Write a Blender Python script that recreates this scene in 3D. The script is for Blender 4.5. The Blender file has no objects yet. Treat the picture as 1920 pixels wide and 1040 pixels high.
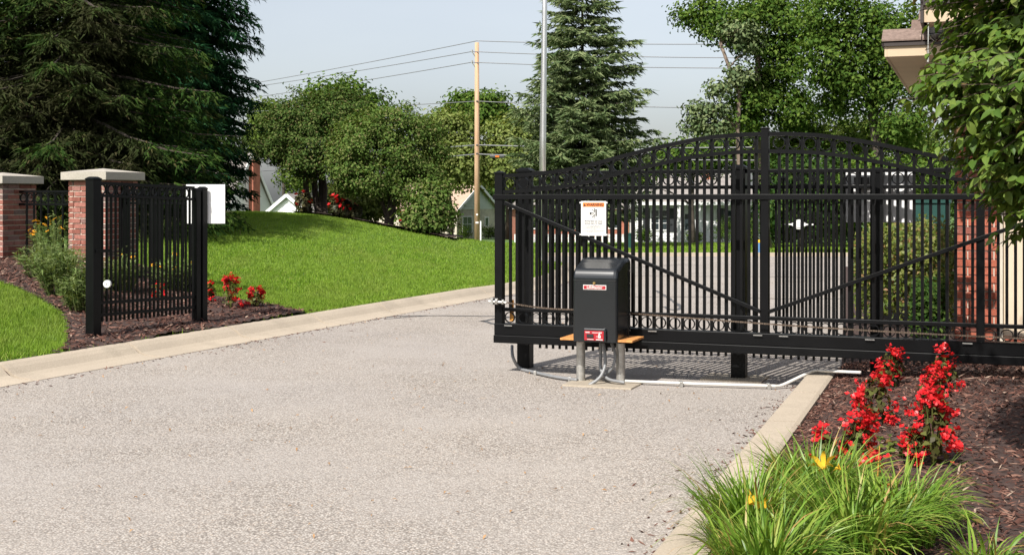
import bpy, math, random
import numpy as np
from mathutils import Vector, Matrix
random.seed(7)
R = math.radians
sc = bpy.context.scene
C = sc.collection

# ------------------------------------------------------------------ camera, world, sun, exposure
FPX, HX, HY, EYE = 2400.0, 960.0, 368.0, 1.5      # focal length in photo pixels, principal point, eye height
cd = bpy.data.cameras.new('camera'); cam = bpy.data.objects.new('camera', cd); C.objects.link(cam)
cam.location = (0, 0, EYE); cam.rotation_euler = (R(90), 0, 0)
cd.sensor_width = 36.0; cd.lens = 36.0*FPX/1920; cd.shift_y = (HY-520.0)/1920
cd.clip_start = 0.1; cd.clip_end = 3000
sc.camera = cam

SUN_EL, SUN_AZ = R(47), R(211)                     # azimuth clockwise from +Y
w = bpy.data.worlds.new('World'); sc.world = w; w.use_nodes = True
nt = w.node_tree; bg = nt.nodes['Background']
sky = nt.nodes.new('ShaderNodeTexSky'); sky.sky_type = 'NISHITA'; sky.sun_disc = False
sky.sun_elevation = SUN_EL; sky.sun_rotation = SUN_AZ
sky.air_density = 1.0; sky.dust_density = 2.6; sky.ozone_density = 2.0; sky.altitude = 200
hs = nt.nodes.new('ShaderNodeHueSaturation'); hs.inputs['Saturation'].default_value = 0.42; hs.inputs['Value'].default_value = 1.0
nt.links.new(sky.outputs[0], hs.inputs['Color']); # faint haze variation, the same all round the sky
tcw = nt.nodes.new('ShaderNodeTexCoord'); mpw = nt.nodes.new('ShaderNodeMapping'); mpw.inputs['Scale'].default_value = (1.0, 1.0, 3.5)
nzw = nt.nodes.new('ShaderNodeTexNoise'); nzw.inputs['Scale'].default_value = 2.6; nzw.inputs['Detail'].default_value = 6
rpw = nt.nodes.new('ShaderNodeValToRGB'); rpw.color_ramp.elements[0].position = 0.35; rpw.color_ramp.elements[0].color = (0.95,0.955,0.97,1); rpw.color_ramp.elements[1].position = 0.7; rpw.color_ramp.elements[1].color = (1.05,1.045,1.035,1)
mxw = nt.nodes.new('ShaderNodeMixRGB'); mxw.blend_type = 'MULTIPLY'; mxw.inputs[0].default_value = 1.0
nt.links.new(tcw.outputs['Generated'], mpw.inputs[0]); nt.links.new(mpw.outputs[0], nzw.inputs['Vector']); nt.links.new(nzw.outputs['Fac'], rpw.inputs[0])
nt.links.new(hs.outputs[0], mxw.inputs[1]); nt.links.new(rpw.outputs[0], mxw.inputs[2]); nt.links.new(mxw.outputs[0], bg.inputs['Color'])
bg.inputs['Strength'].default_value = 0.108
sd = bpy.data.lights.new('sun', 'SUN'); sd.energy = 4.3; sd.angle = R(0.53); sd.color = (1.0, 0.955, 0.89)
so = bpy.data.objects.new('sun', sd); C.objects.link(so)
tosun = Vector((math.sin(SUN_AZ)*math.cos(SUN_EL), math.cos(SUN_AZ)*math.cos(SUN_EL), math.sin(SUN_EL)))
so.rotation_euler = tosun.to_track_quat('Z', 'Y').to_euler(); so.location = (-20, -30, 40)
vs = sc.view_settings; vs.view_transform = 'Standard'; vs.look = 'None'; vs.gamma = 1; vs.exposure = 0.62
vs.use_curve_mapping = False
sc.render.engine = 'CYCLES'
sc.cycles.max_bounces = 6; sc.cycles.diffuse_bounces = 2; sc.cycles.glossy_bounces = 2
sc.cycles.transmission_bounces = 3; sc.cycles.transparent_max_bounces = 4

# ------------------------------------------------------------------ helpers
def V(px, py, Y):                                   # a point Y metres ahead seen at photo pixel px, py
    return ((px-HX)/FPX*Y, Y, EYE+(HY-py)/FPX*Y)
def at(px, Y, z): return Vector(((px-HX)/FPX*Y, Y, z))

class MB:
    def __init__(s): s.v = []; s.f = []
    def add(s, v, f):
        b = len(s.v); s.v += [tuple(p) for p in v]; s.f += [tuple(i+b for i in q) for q in f]
    def box(s, x0, x1, y0, y1, z0, z1, m=None):
        v = [(x, y, z) for z in (z0, z1) for y in (y0, y1) for x in (x0, x1)]
        if m is not None: v = [m @ Vector(p) for p in v]
        s.add(v, [(0,2,3,1),(4,5,7,6),(0,1,5,4),(2,6,7,3),(0,4,6,2),(1,3,7,5)])
    def bar(s, a, b, wd, ht, up=(0,0,1)):
        a = Vector(a); b = Vector(b); d = (b-a).normalized(); sd_ = d.cross(Vector(up))
        if sd_.length < 1e-4: sd_ = Vector((1,0,0))
        sd_.normalize(); u = sd_.cross(d)
        v = [p+sd_*(wd/2*i)+u*(ht/2*j) for p in (a, b) for i, j in ((-1,-1),(1,-1),(1,1),(-1,1))]
        s.add(v, [(3,2,1,0),(4,5,6,7),(0,1,5,4),(1,2,6,5),(2,3,7,6),(3,0,4,7)])
    def tube(s, pts, rad, n=8, cap=True):
        pts = [Vector(p) for p in pts]
        if not hasattr(rad, '__len__'): rad = [rad]*len(pts)
        vs_ = []; fs = []; pu = None
        for i, p in enumerate(pts):
            t = (pts[min(i+1, len(pts)-1)]-pts[max(i-1, 0)])
            t = t.normalized() if t.length > 1e-9 else Vector((0,0,1))
            if pu is None:
                pu = t.orthogonal().normalized()
            else:
                pu = pu - t*pu.dot(t); pu = pu.normalized() if pu.length > 1e-6 else t.orthogonal().normalized()
            q = t.cross(pu)
            for k in range(n):
                a = 2*math.pi*k/n
                vs_.append(p+(pu*math.cos(a)+q*math.sin(a))*rad[i])
        for i in range(len(pts)-1):
            for k in range(n):
                k2 = (k+1) % n
                fs.append((i*n+k, i*n+k2, (i+1)*n+k2, (i+1)*n+k))
        if cap:
            fs.append(tuple(range(n-1, -1, -1))); fs.append(tuple(range((len(pts)-1)*n, len(pts)*n)))
        s.add(vs_, fs)
    def prism(s, poly, y0, y1):                     # poly in x,z extruded along y
        n = len(poly)
        v = [(x, y0, z) for x, z in poly]+[(x, y1, z) for x, z in poly]
        f = [tuple(range(n)), tuple(range(2*n-1, n-1, -1))]+[(i, i+n, (i+1) % n+n, (i+1) % n) for i in range(n)]
        s.add(v, f)
    def mesh(s, name, smooth=False):
        me = bpy.data.meshes.new(name); me.from_pydata(s.v, [], s.f); me.update()
        if smooth:
            me.polygons.foreach_set('use_smooth', [True]*len(me.polygons))
        return me
    def build(s, name, m, parent=None, smooth=False, bevel=0.0, loc=None):
        me = s.mesh(name, smooth)
        return link(name, me, m, parent, bevel, loc)

def link(name, me, m, parent=None, bevel=0.0, loc=None):
    o = bpy.data.objects.new(name, me); C.objects.link(o)
    if m is not None and not me.materials: me.materials.append(m)
    if parent is not None: o.parent = parent
    if loc is not None: o.location = loc
    if bevel:
        b = o.modifiers.new('bevel', 'BEVEL'); b.width = bevel; b.segments = 2; b.limit_method = 'ANGLE'
    return o

def bigmesh(name, verts, faces, m, parent=None, smooth=False):
    verts = np.asarray(verts, dtype=np.float32).reshape(-1, 3); faces = np.asarray(faces, dtype=np.int32)
    me = bpy.data.meshes.new(name); k = faces.shape[1]
    me.vertices.add(len(verts)); me.vertices.foreach_set('co', verts.ravel())
    me.loops.add(faces.size); me.loops.foreach_set('vertex_index', faces.ravel())
    me.polygons.add(len(faces)); me.polygons.foreach_set('loop_start', np.arange(0, faces.size, k, dtype=np.int32))
    me.polygons.foreach_set('loop_total', np.full(len(faces), k, dtype=np.int32))
    if smooth: me.polygons.foreach_set('use_smooth', np.ones(len(faces), dtype=bool))
    me.update(calc_edges=True)
    return link(name, me, m, parent)

def tag(o, label=None, cat=None, group=None, kind=None):
    if label: o['label'] = label
    if cat: o['category'] = cat
    if group: o['group'] = group
    if kind: o['kind'] = kind
    return o
def thing(name, label, cat, loc=(0,0,0), rz=0.0, group=None):
    o = bpy.data.objects.new(name, None); C.objects.link(o); o.empty_display_size = 0.2
    o.location = loc; o.rotation_euler = (0, 0, rz)
    return tag(o, label, cat, group)
def struct(o): o['kind'] = 'structure'; return o
def stuff(o): o['kind'] = 'stuff'; return o
def put(me, name, parent, loc=(0,0,0), rot=(0,0,0), scale=(1,1,1)):
    o = bpy.data.objects.new(name, me); C.objects.link(o); o.parent = parent
    o.location = loc; o.rotation_euler = rot; o.scale = scale
    return o

# ------------------------------------------------------------------ materials
class NT:
    def __init__(s, name):
        s.m = bpy.data.materials.new(name); s.m.use_nodes = True; s.t = s.m.node_tree
        s.b = s.t.nodes['Principled BSDF']
    def n(s, typ, **kw):
        x = s.t.nodes.new('ShaderNode'+typ)
        for k, v in kw.items():
            if k in x.inputs: x.inputs[k].default_value = v
            else: setattr(x, k, v)
        return x
    def l(s, a, b): s.t.links.new(a, b)
    def ramp(s, fac, stops):
        r = s.n('ValToRGB'); e = r.color_ramp.elements
        while len(e) < len(stops): e.new(0.5)
        for i, (p, c) in enumerate(stops):
            e[i].position = p; e[i].color = (*c, 1)
        s.l(fac, r.inputs[0]); return r.outputs[0]
    def mix(s, fac, a, b, mode='MIX'):
        x = s.n('MixRGB', blend_type=mode)
        for i, q in ((0, fac), (1, a), (2, b)):
            if isinstance(q, (int, float)): x.inputs[i].default_value = q
            elif isinstance(q, tuple): x.inputs[i].default_value = (*q, 1)
            else: s.l(q, x.inputs[i])
        return x.outputs[0]
    def coord(s, which='Object'): return s.n('TexCoord').outputs[which]
    def pos(s): return s.n('NewGeometry').outputs['Position']
    def noise(s, scale, detail=4, vec=None, rough=0.55, out='Fac'):
        x = s.n('TexNoise', Scale=scale, Detail=detail, Roughness=rough)
        s.l(vec if vec is not None else s.pos(), x.inputs['Vector']); return x.outputs[out]
    def bump(s, h, strength=0.3, dist=0.01):
        x = s.n('Bump', Strength=strength, Distance=dist); s.l(h, x.inputs['Height']); s.l(x.outputs[0], s.b.inputs['Normal'])

def plain(name, col, rough=0.6, metal=0.0, var=0.0, scale=8.0, bump=0.0, spec=None, coord='pos'):
    t = NT(name); t.b.inputs['Roughness'].default_value = rough; t.b.inputs['Metallic'].default_value = metal
    if spec is not None: t.b.inputs['Specular IOR Level'].default_value = spec
    if var:
        nz = t.noise(scale, 5, t.pos() if coord == 'pos' else t.coord())
        c = t.ramp(nz, [(0.3, tuple(x*(1-var) for x in col)), (0.7, tuple(min(1, x*(1+var)) for x in col))])
        t.l(c, t.b.inputs['Base Color'])
        if bump: t.bump(t.noise(scale*6, 4), bump, 0.005)
    else:
        t.b.inputs['Base Color'].default_value = (*col, 1)
    return t.m

def leafmat(name, stops, transl=0.3, rough=0.55, spec=0.3, patch=None, dry=None):
    t = NT(name)
    g = t.n('NewGeometry')
    c = t.ramp(g.outputs['Random Per Island'], stops)
    if patch:
        c = t.mix(t.ramp(t.noise(patch[0], 2), [(0.42, (0,0,0)), (0.62, (1,1,1))]), c, t.mix(0.75, c, patch[1]))
    if dry:
        mp = t.n('Mapping'); mp.inputs['Rotation'].default_value = (0, 0, R(-24)); mp.inputs['Scale'].default_value = (1.5, 0.35, 1.0); t.l(t.pos(), mp.inputs[0])
        c = t.mix(t.mix(0.42, (0,0,0), t.ramp(t.noise(1.4, 5, mp.outputs[0], 0.65), [(0.48, (0,0,0)), (0.66, (1,1,1))])), c, dry)
        c = t.mix(1.0, c, t.ramp(t.noise(5.0, 3, t.pos()), [(0.3, (0.78,0.80,0.78)), (0.7, (1.12,1.10,1.1))]), 'MULTIPLY')
    t.l(c, t.b.inputs['Base Color']); t.b.inputs['Roughness'].default_value = rough
    t.b.inputs['Specular IOR Level'].default_value = spec
    if transl:
        tr = t.n('BsdfTranslucent'); mx = t.n('MixShader'); mx.inputs[0].default_value = transl
        t.l(t.mix(1.0, c, (1.0, 0.95, 0.45), 'MULTIPLY'), tr.inputs[0])
        out = t.t.nodes['Material Output']
        t.l(t.b.outputs[0], mx.inputs[1]); t.l(tr.outputs[0], mx.inputs[2]); t.l(mx.outputs[0], out.inputs[0])
    return t.m

def asphalt():
    t = NT('asphalt')
    p = t.pos()
    vo = t.n('TexVoronoi', Scale=92.0); t.l(p, vo.inputs['Vector'])
    sep = t.n('SeparateColor'); t.l(vo.outputs['Color'], sep.inputs[0])
    stone = t.ramp(sep.outputs[0], [(0.0, (0.17,0.15,0.13)), (0.22, (0.33,0.30,0.265)), (0.55, (0.49,0.455,0.41)), (0.85, (0.64,0.605,0.56)), (1.0, (0.52,0.42,0.33))])
    gap = t.ramp(vo.outputs['Distance'], [(0.30, (1.06,1.06,1.06)), (0.62, (0.42,0.39,0.37))])
    c = t.mix(1.0, stone, gap, 'MULTIPLY')
    fine = t.noise(230, 3, p)
    c = t.mix(1.0, c, t.ramp(fine, [(0.3, (0.78,0.78,0.78)), (0.7, (1.12,1.12,1.12))]), 'MULTIPLY')
    film = t.ramp(t.noise(0.55, 7, p, 0.68), [(0.36, (0.22,0.22,0.22)), (0.62, (0.68,0.68,0.68))])
    c = t.mix(film, c, (0.375,0.343,0.315))
    c = t.mix(1.0, c, t.ramp(t.noise(0.23, 5, p), [(0.3, (0.93,0.93,0.94)), (0.7, (1.05,1.03,1.0))]), 'MULTIPLY')
    st = t.ramp(t.noise(3.3, 3, p), [(0.70, (0,0,0)), (0.78, (1,1,1))])
    c = t.mix(t.mix(0.35, (0,0,0), st), c, (0.44,0.33,0.22))
    t.l(c, t.b.inputs['Base Color']); t.b.inputs['Roughness'].default_value = 0.92; t.b.inputs['Specular IOR Level'].default_value = 0.2
    t.bump(vo.outputs['Distance'], 0.55, -0.006)
    return t.m
def concrete(name, col, dark=0.75):
    t = NT(name); p = t.pos()
    c = t.ramp(t.noise(2.2, 6, p, 0.65), [(0.3, tuple(x*dark for x in col)), (0.65, col)])
    c = t.mix(1.0, c, t.ramp(t.noise(90, 3, p), [(0.3, (0.82,0.81,0.79)), (0.7, (1.1,1.1,1.1))]), 'MULTIPLY')
    sp = t.ramp(t.noise(38, 2, p), [(0.68, (0,0,0)), (0.74, (1,1,1))])
    c = t.mix(t.mix(0.3, (0,0,0), sp), c, (0.16,0.13,0.10))
    c = t.mix(t.mix(0.55, (0,0,0), t.ramp(t.noise(1.1, 7, p, 0.7), [(0.50, (0,0,0)), (0.68, (1,1,1))])), c, tuple(x*0.62 for x in col))
    t.l(c, t.b.inputs['Base Color']); t.b.inputs['Roughness'].default_value = 0.9
    t.bump(t.noise(60, 5, p), 0.35, 0.004)
    return t.m
def brickmat(name, stops):
    t = NT(name); oi = t.n('ObjectInfo')
    c = t.ramp(oi.outputs['Random'], stops)
    c = t.mix(1.0, c, t.ramp(t.noise(35, 5), [(0.3, (0.72,0.70,0.68)), (0.7, (1.18,1.16,1.15))]), 'MULTIPLY')
    sp = t.ramp(t.noise(16, 2), [(0.66, (0,0,0)), (0.72, (1,1,1))])
    c = t.mix(t.mix(0.25, (0,0,0), sp), c, (0.55,0.47,0.40))
    t.l(c, t.b.inputs['Base Color']); t.b.inputs['Roughness'].default_value = 0.88
    t.bump(t.noise(70, 4), 0.4, 0.004)
    return t.m
def barkmat(name, a, b, sx=6, sz=1.2):
    t = NT(name); mp = t.n('Mapping'); mp.inputs['Scale'].default_value = (sx, sx, sz); t.l(t.coord(), mp.inputs[0])
    nz = t.noise(3, 6, mp.outputs[0], 0.6)
    t.l(t.ramp(nz, [(0.3, a), (0.7, b)]), t.b.inputs['Base Color']); t.b.inputs['Roughness'].default_value = 0.9
    t.bump(nz, 0.6, 0.02); return t.m
def sidingmat(name, col, rough=0.6):
    return plain(name, col, rough, var=0.06, scale=1.5)
def shinglemat(name, a, b, sc_=3.0):
    t = NT(name); p = t.pos(); nz = t.noise(sc_, 6, p, 0.7)
    t.l(t.ramp(nz, [(0.3, a), (0.7, b)]), t.b.inputs['Base Color']); t.b.inputs['Roughness'].default_value = 0.95
    t.bump(t.noise(40, 3, p), 0.4, 0.01); return t.m

M = {}
M['asphalt'] = asphalt()
M['concrete'] = concrete('concrete', (0.48,0.405,0.315), 0.74)
M['pad'] = concrete('pad_concrete', (0.40,0.345,0.27), 0.75)
M['cap'] = concrete('cast_stone', (0.46,0.42,0.36), 0.8)
M['black'] = plain('black_powder_coat', (0.0045,0.0046,0.005), 0.40, var=0.25, scale=5, spec=0.16)
M['chain'] = plain('roller_chain', (0.16,0.12,0.09), 0.5, 0.7, var=0.3, scale=40)
M['galv'] = plain('galvanized_steel', (0.50,0.49,0.46), 0.45, 0.75, var=0.22, scale=18)
M['alum'] = plain('brushed_aluminium', (0.72,0.71,0.69), 0.33, 0.85, var=0.05, scale=3)
M['cover'] = plain('charcoal_plastic', (0.0085,0.0105,0.0125), 0.22, var=0.10, scale=10, spec=0.72)
M['cover_dark'] = plain('dark_seam', (0.012,0.012,0.013), 0.6)
M['white'] = plain('white_paint', (0.80,0.80,0.79), 0.45, var=0.03, scale=3)
M['offwhite'] = plain('sign_white', (0.64,0.63,0.60), 0.5)
M['orange'] = plain('warning_orange', (0.78,0.20,0.03), 0.45)
M['print_black'] = plain('print_black', (0.02,0.02,0.02), 0.5)
M['print_grey'] = plain('print_grey', (0.20,0.20,0.20), 0.5)
M['red'] = plain('label_red', (0.36,0.012,0.02), 0.5)
M['cedar'] = plain('cedar_board', (0.55,0.24,0.07), 0.7, var=0.3, scale=30)
M['rust'] = plain('orange_bracket', (0.62,0.28,0.05), 0.6, var=0.25, scale=30)
M['brass'] = plain('brass', (0.70,0.50,0.20), 0.3, 0.9)
M['conduit'] = plain('grey_flex_conduit', (0.20,0.205,0.21), 0.45, var=0.1, scale=20)
M['pvc'] = plain('white_pvc', (0.60,0.58,0.54), 0.4, var=0.04, scale=6)
M['mortar'] = plain('mortar', (0.60,0.54,0.45), 0.95, var=0.15, scale=30, bump=0.3)
M['mortar_pale'] = plain('pale_mortar', (0.55,0.48,0.40), 0.95, var=0.12, scale=30, bump=0.3)
M['brick'] = brickmat('old_brick', [(0.0,(0.16,0.055,0.04)),(0.3,(0.26,0.09,0.065)),(0.55,(0.33,0.135,0.105)),(0.8,(0.25,0.14,0.12)),(1.0,(0.15,0.105,0.095))])
M['brick_red'] = brickmat('red_brick', [(0.0,(0.34,0.085,0.05)),(0.5,(0.42,0.12,0.07)),(0.85,(0.36,0.10,0.06)),(1.0,(0.17,0.07,0.06))])
M['soil'] = plain('mulch_soil', (0.05,0.028,0.022), 0.95, var=0.5, scale=22, bump=0.6)
M['chip'] = leafmat('mulch_chip', [(0.0,(0.034,0.016,0.012)),(0.35,(0.078,0.034,0.025)),(0.7,(0.14,0.064,0.046)),(0.93,(0.20,0.11,0.08)),(1.0,(0.34,0.25,0.19))], 0, 0.8, 0.25)
M['turf'] = plain('turf_base', (0.070,0.135,0.020), 0.95, var=0.35, scale=3.0)
M['blade'] = leafmat('grass_blade', [(0.0,(0.098,0.190,0.012)),(0.5,(0.178,0.318,0.024)),(0.85,(0.255,0.39,0.045)),(1.0,(0.36,0.40,0.11))], 0.3, 0.5, 0.2, patch=(0.5,(0.21,0.33,0.04)), dry=(0.25,0.31,0.06))
M['spruce'] = leafmat('spruce_needles', [(0.0,(0.010,0.026,0.005)),(0.5,(0.025,0.058,0.011)),(0.9,(0.055,0.092,0.018)),(1.0,(0.08,0.062,0.03))], 0.12, 0.8, 0.05, patch=(0.45,(0.035,0.030,0.016)))
M['bluespruce'] = leafmat('dark_spruce_needles', [(0.0,(0.006,0.028,0.011)),(0.6,(0.017,0.060,0.023)),(1.0,(0.04,0.10,0.036))], 0.12, 0.8, 0.05)
M['fir'] = leafmat('fir_needles', [(0.0,(0.055,0.095,0.034)),(0.5,(0.125,0.170,0.068)),(1.0,(0.20,0.235,0.105))], 0.15, 0.6, 0.2)
M['crab'] = leafmat('small_tree_leaves', [(0.0,(0.052,0.105,0.020)),(0.5,(0.112,0.185,0.038)),(0.85,(0.185,0.235,0.066)),(1.0,(0.21,0.185,0.09))], 0.32, 0.7, 0.10)
M['crab_dark'] = leafmat('darker_small_tree_leaves', [(0.0,(0.034,0.072,0.014)),(0.5,(0.074,0.128,0.028)),(0.85,(0.135,0.18,0.05)),(1.0,(0.18,0.15,0.07))], 0.28, 0.7, 0.10)
M['oak'] = leafmat('broad_leaves', [(0.0,(0.040,0.090,0.014)),(0.5,(0.085,0.155,0.024)),(1.0,(0.155,0.225,0.042))], 0.36, 0.7, 0.10)
M['bright'] = leafmat('bright_leaves', [(0.0,(0.065,0.115,0.018)),(0.5,(0.12,0.185,0.032)),(1.0,(0.19,0.24,0.06))], 0.36, 0.7, 0.10)
M['pale'] = leafmat('pale_leaves', [(0.0,(0.105,0.155,0.035)),(0.5,(0.185,0.235,0.060)),(1.0,(0.27,0.305,0.10))], 0.36, 0.7, 0.10)
M['darkgreen'] = leafmat('dark_green_leaves', [(0.0,(0.022,0.06,0.012)),(0.5,(0.045,0.095,0.018)),(1.0,(0.09,0.14,0.03))], 0.32, 0.7, 0.10)  # deeper green leaf colour
M['dogwood'] = leafmat('dogwood_leaves', [(0.0,(0.065,0.130,0.018)),(0.45,(0.115,0.190,0.030)),(0.9,(0.17,0.24,0.045)),(0.985,(0.20,0.21,0.06)),(1.0,(0.26,0.14,0.08))], 0.34, 0.5, 0.3)
M['hedge'] = leafmat('hedge_leaves', [(0.0,(0.07,0.115,0.018)),(0.5,(0.14,0.18,0.03)),(0.85,(0.20,0.21,0.05)),(1.0,(0.26,0.13,0.06))], 0.3, 0.5, 0.3)
M['perennial'] = leafmat('perennial_leaves', [(0.0,(0.075,0.125,0.028)),(0.5,(0.15,0.215,0.06)),(1.0,(0.28,0.33,0.13))], 0.3, 0.5, 0.3)
M['lily'] = leafmat('lily_blades', [(0.0,(0.075,0.165,0.014)),(0.5,(0.165,0.285,0.030)),(0.88,(0.27,0.37,0.06)),(0.95,(0.40,0.33,0.09)),(1.0,(0.42,0.24,0.09))], 0.3, 0.42, 0.4)
M['lily_blade'] = None
M['yellow'] = leafmat('yellow_petals', [(0.0,(0.85,0.47,0.02)),(1.0,(0.95,0.62,0.06))], 0.3, 0.5, 0.2)
M['coneflower'] = leafmat('orange_petals', [(0.0,(0.85,0.33,0.02)),(1.0,(0.92,0.48,0.04))], 0.25, 0.5, 0.2)
M['petal'] = leafmat('red_petals', [(0.0,(0.26,0.006,0.010)),(0.45,(0.55,0.012,0.018)),(0.9,(0.74,0.035,0.035)),(1.0,(0.80,0.14,0.10))], 0.25, 0.4, 0.4)
M['bronze'] = leafmat('bronze_leaves', [(0.0,(0.045,0.030,0.012)),(0.5,(0.065,0.07,0.018)),(1.0,(0.12,0.13,0.035))], 0.2, 0.5, 0.2)
M['rose'] = leafmat('rose_leaves', [(0.0,(0.04,0.03,0.015)),(0.6,(0.06,0.075,0.025)),(1.0,(0.12,0.10,0.04))], 0.2, 0.5, 0.3)
M['bark'] = barkmat('dark_bark', (0.030,0.024,0.019), (0.085,0.066,0.050))
M['bark_pine'] = barkmat('pine_bark', (0.10,0.075,0.055), (0.24,0.18,0.14))
M['twig'] = plain('dead_twig', (0.085,0.062,0.045), 0.9, var=0.3, scale=5)
M['pole_wood'] = barkmat('pole_wood', (0.36,0.20,0.11), (0.62,0.42,0.27), 8, 0.25)
M['cable'] = plain('cable', (0.10,0.10,0.11), 0.6)
M['wire'] = plain('wire_alloy', (0.17,0.17,0.18), 0.5)
M['glass'] = plain('dark_glass', (0.035,0.045,0.055), 0.08, spec=0.7)
M['shutter'] = plain('black_shutter', (0.03,0.033,0.036), 0.5)
M['white_siding'] = sidingmat('white_siding', (0.82,0.82,0.81))
M['green_siding'] = sidingmat('green_siding', (0.56,0.60,0.52))
M['tan_block'] = plain('tan_masonry', (0.56,0.50,0.41), 0.9, var=0.22, scale=3.0)
M['roof_tan'] = shinglemat('tan_shingles', (0.36,0.25,0.18), (0.48,0.35,0.265))
M['roof_grey'] = shinglemat('grey_shingles', (0.20,0.18,0.165), (0.32,0.29,0.27))
M['shingle'] = brickmat('brown_shingle', [(0.0,(0.10,0.068,0.055)),(0.5,(0.16,0.11,0.09)),(1.0,(0.21,0.155,0.13))])
M['far_brick'] = plain('far_brick', (0.36,0.13,0.085), 0.9, var=0.25, scale=3)
M['beige'] = plain('beige_siding', (0.66,0.54,0.40), 0.6, var=0.06, scale=2)
M['fascia'] = plain('cream_fascia', (0.52,0.40,0.27), 0.55, var=0.06, scale=3)
M['soffit'] = plain('tan_soffit', (0.64,0.50,0.34), 0.6, var=0.06, scale=3)
M['dark_trim'] = plain('dark_drip_edge', (0.035,0.025,0.022), 0.5)
M['smoke'] = plain('smoked_dome', (0.025,0.022,0.02), 0.15, spec=0.6)
M['lamp_grey'] = plain('bracket_grey', (0.42,0.38,0.34), 0.4, 0.3)
M['blue'] = plain('blue_plastic', (0.10,0.22,0.42), 0.5)
M['teal'] = plain('dark_green_paint', (0.010,0.055,0.045), 0.45, var=0.1, scale=4)
M['tar'] = plain('tar', (0.09,0.088,0.088), 0.7, var=0.2, scale=10)
M['reflector'] = plain('reflector', (0.72,0.73,0.72), 0.25)

# ------------------------------------------------------------------ ground model
def zr(Y): return -0.0215*np.maximum(0.0, np.minimum(np.asarray(Y, float), 140)-19)
def kx(Y): return -4.0+0.42*(Y-10.1)
KERB = [(kx(y), y) for y in (1.0, 4.0, 7.0, 10.1, 13.0, 16.0, 18.95)]+[(0.17,20.2),(0.72,22.2),(1.16,24.8),(1.50,28.0),(1.72,31.0),(1.80,33.5)]
def dense(path, step):
    P = np.array(path, float); d = np.r_[0, np.cumsum(np.linalg.norm(np.diff(P, axis=0), axis=1))]
    n = int(d[-1]/step)+1; s = np.linspace(0, d[-1], n)
    # smoothed with Catmull-like averaging
    Q = np.stack([np.interp(s, d, P[:, i]) for i in (0, 1)], 1)
    for _ in range(int(1.2/step)):
        Q[1:-1] = 0.25*Q[:-2]+0.5*Q[1:-1]+0.25*Q[2:]
    return Q
KP = dense(KERB, 0.3)
def normals(P):
    t = np.gradient(P, axis=0); t /= np.linalg.norm(t, axis=1)[:, None]
    return np.stack([-t[:, 1], t[:, 0]], 1)          # to the left of travel
KN = normals(KP)
KW = 0.50
KB = KP+KN*KW                                        # back of kerb

# thin plate spline for the lawn bank
ctl = []
for i in range(0, len(KB), 6):
    ctl.append((KB[i,0], KB[i,1], 0.115+float(zr(KB[i,1]))))
for px, py, Y in ((420,398,29),(520,399.5,29),(600,405,29),(660,414,29),(720,425,28.5),(780,437,28),(850,450.5,27.5),(900,458,27.5),(960,465,28)):
    ctl.append(V(px, py, Y))
for px, z, Y in ((300,1.15,29),(150,1.15,29),(0,1.2,29),(0,1.05,23),(-200,1.2,23),(-400,1.0,16)):
    p = at(px, Y, z); ctl.append(tuple(p))
for px, z, Y in ((420,0.85,34),(520,0.75,34),(600,0.62,34),(700,0.35,33.5),(800,0.05,33),(900,-0.12,33),(980,-0.2,33),(300,0.9,34),(100,0.9,34),
                 (420,0.1,40),(600,-0.2,40),(800,-0.45,39),(100,0.3,42),(-300,0.5,42)):
    ctl.append(tuple(at(px, Y, z)))
ctl += [(-6.8,17.1,0.68),(-5.2,16.35,0.47),(-4.06,12.4,0.125),(-3.36,13.85,0.125),(-5.8,12.0,0.47),(-6.6,10.2,0.42),(-8,8,0.4)]
CT = np.array(ctl, float)
def tps_fit(P, lam=0.02):
    n = len(P); d2 = ((P[:, None, :2]-P[None, :, :2])**2).sum(-1)
    K = np.where(d2 > 0, 0.5*d2*np.log(np.maximum(d2, 1e-12)), 0)+lam*np.eye(n)
    A = np.zeros((n+3, n+3)); A[:n,:n] = K; A[:n,n] = 1; A[:n,n+1:] = P[:,:2]; A[n,:n] = 1; A[n+1:,:n] = P[:,:2].T
    return np.linalg.solve(A, np.r_[P[:,2], 0, 0, 0])
TW = tps_fit(CT)
def zt(X, Y):
    X = np.asarray(X, float); Y = np.asarray(Y, float); sh = X.shape; x = X.ravel(); y = Y.ravel(); out = np.empty(len(x))
    for i in range(0, len(x), 20000):
        d2 = (x[i:i+20000,None]-CT[None,:,0])**2+(y[i:i+20000,None]-CT[None,:,1])**2
        out[i:i+20000] = (np.where(d2 > 0, 0.5*d2*np.log(np.maximum(d2,1e-12)), 0) @ TW[:-3])+TW[-3]+TW[-2]*x[i:i+20000]+TW[-1]*y[i:i+20000]
    return out.reshape(sh)
def zt1(X, Y): return float(zt(np.array([X]), np.array([Y]))[0])
def gp(px, py, y0=6.0, y1=60.0):                     # where the view ray through a photo pixel meets the lawn bank
    Y = np.arange(y0, y1, 0.02); X = (px-HX)/FPX*Y; z = EYE+(HY-py)/FPX*Y
    h = np.nonzero(z < zt(X, Y))[0]
    i = h[0] if len(h) else len(Y)-1
    return (X[i], Y[i])
def kerb_p(X, Y):                                    # signed distance left of the kerb back
    X = np.asarray(X); Y = np.asarray(Y); out = np.empty(X.shape)
    for i in range(0, len(X), 8000):
        dx = X[i:i+8000,None]-KB[None,:,0]; dy = Y[i:i+8000,None]-KB[None,:,1]
        j = np.argmin(dx*dx+dy*dy, axis=1); k = np.arange(len(j))
        out[i:i+8000] = dx[k,j]*KN[j,0]+dy[k,j]*KN[j,1]
    return out
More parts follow.
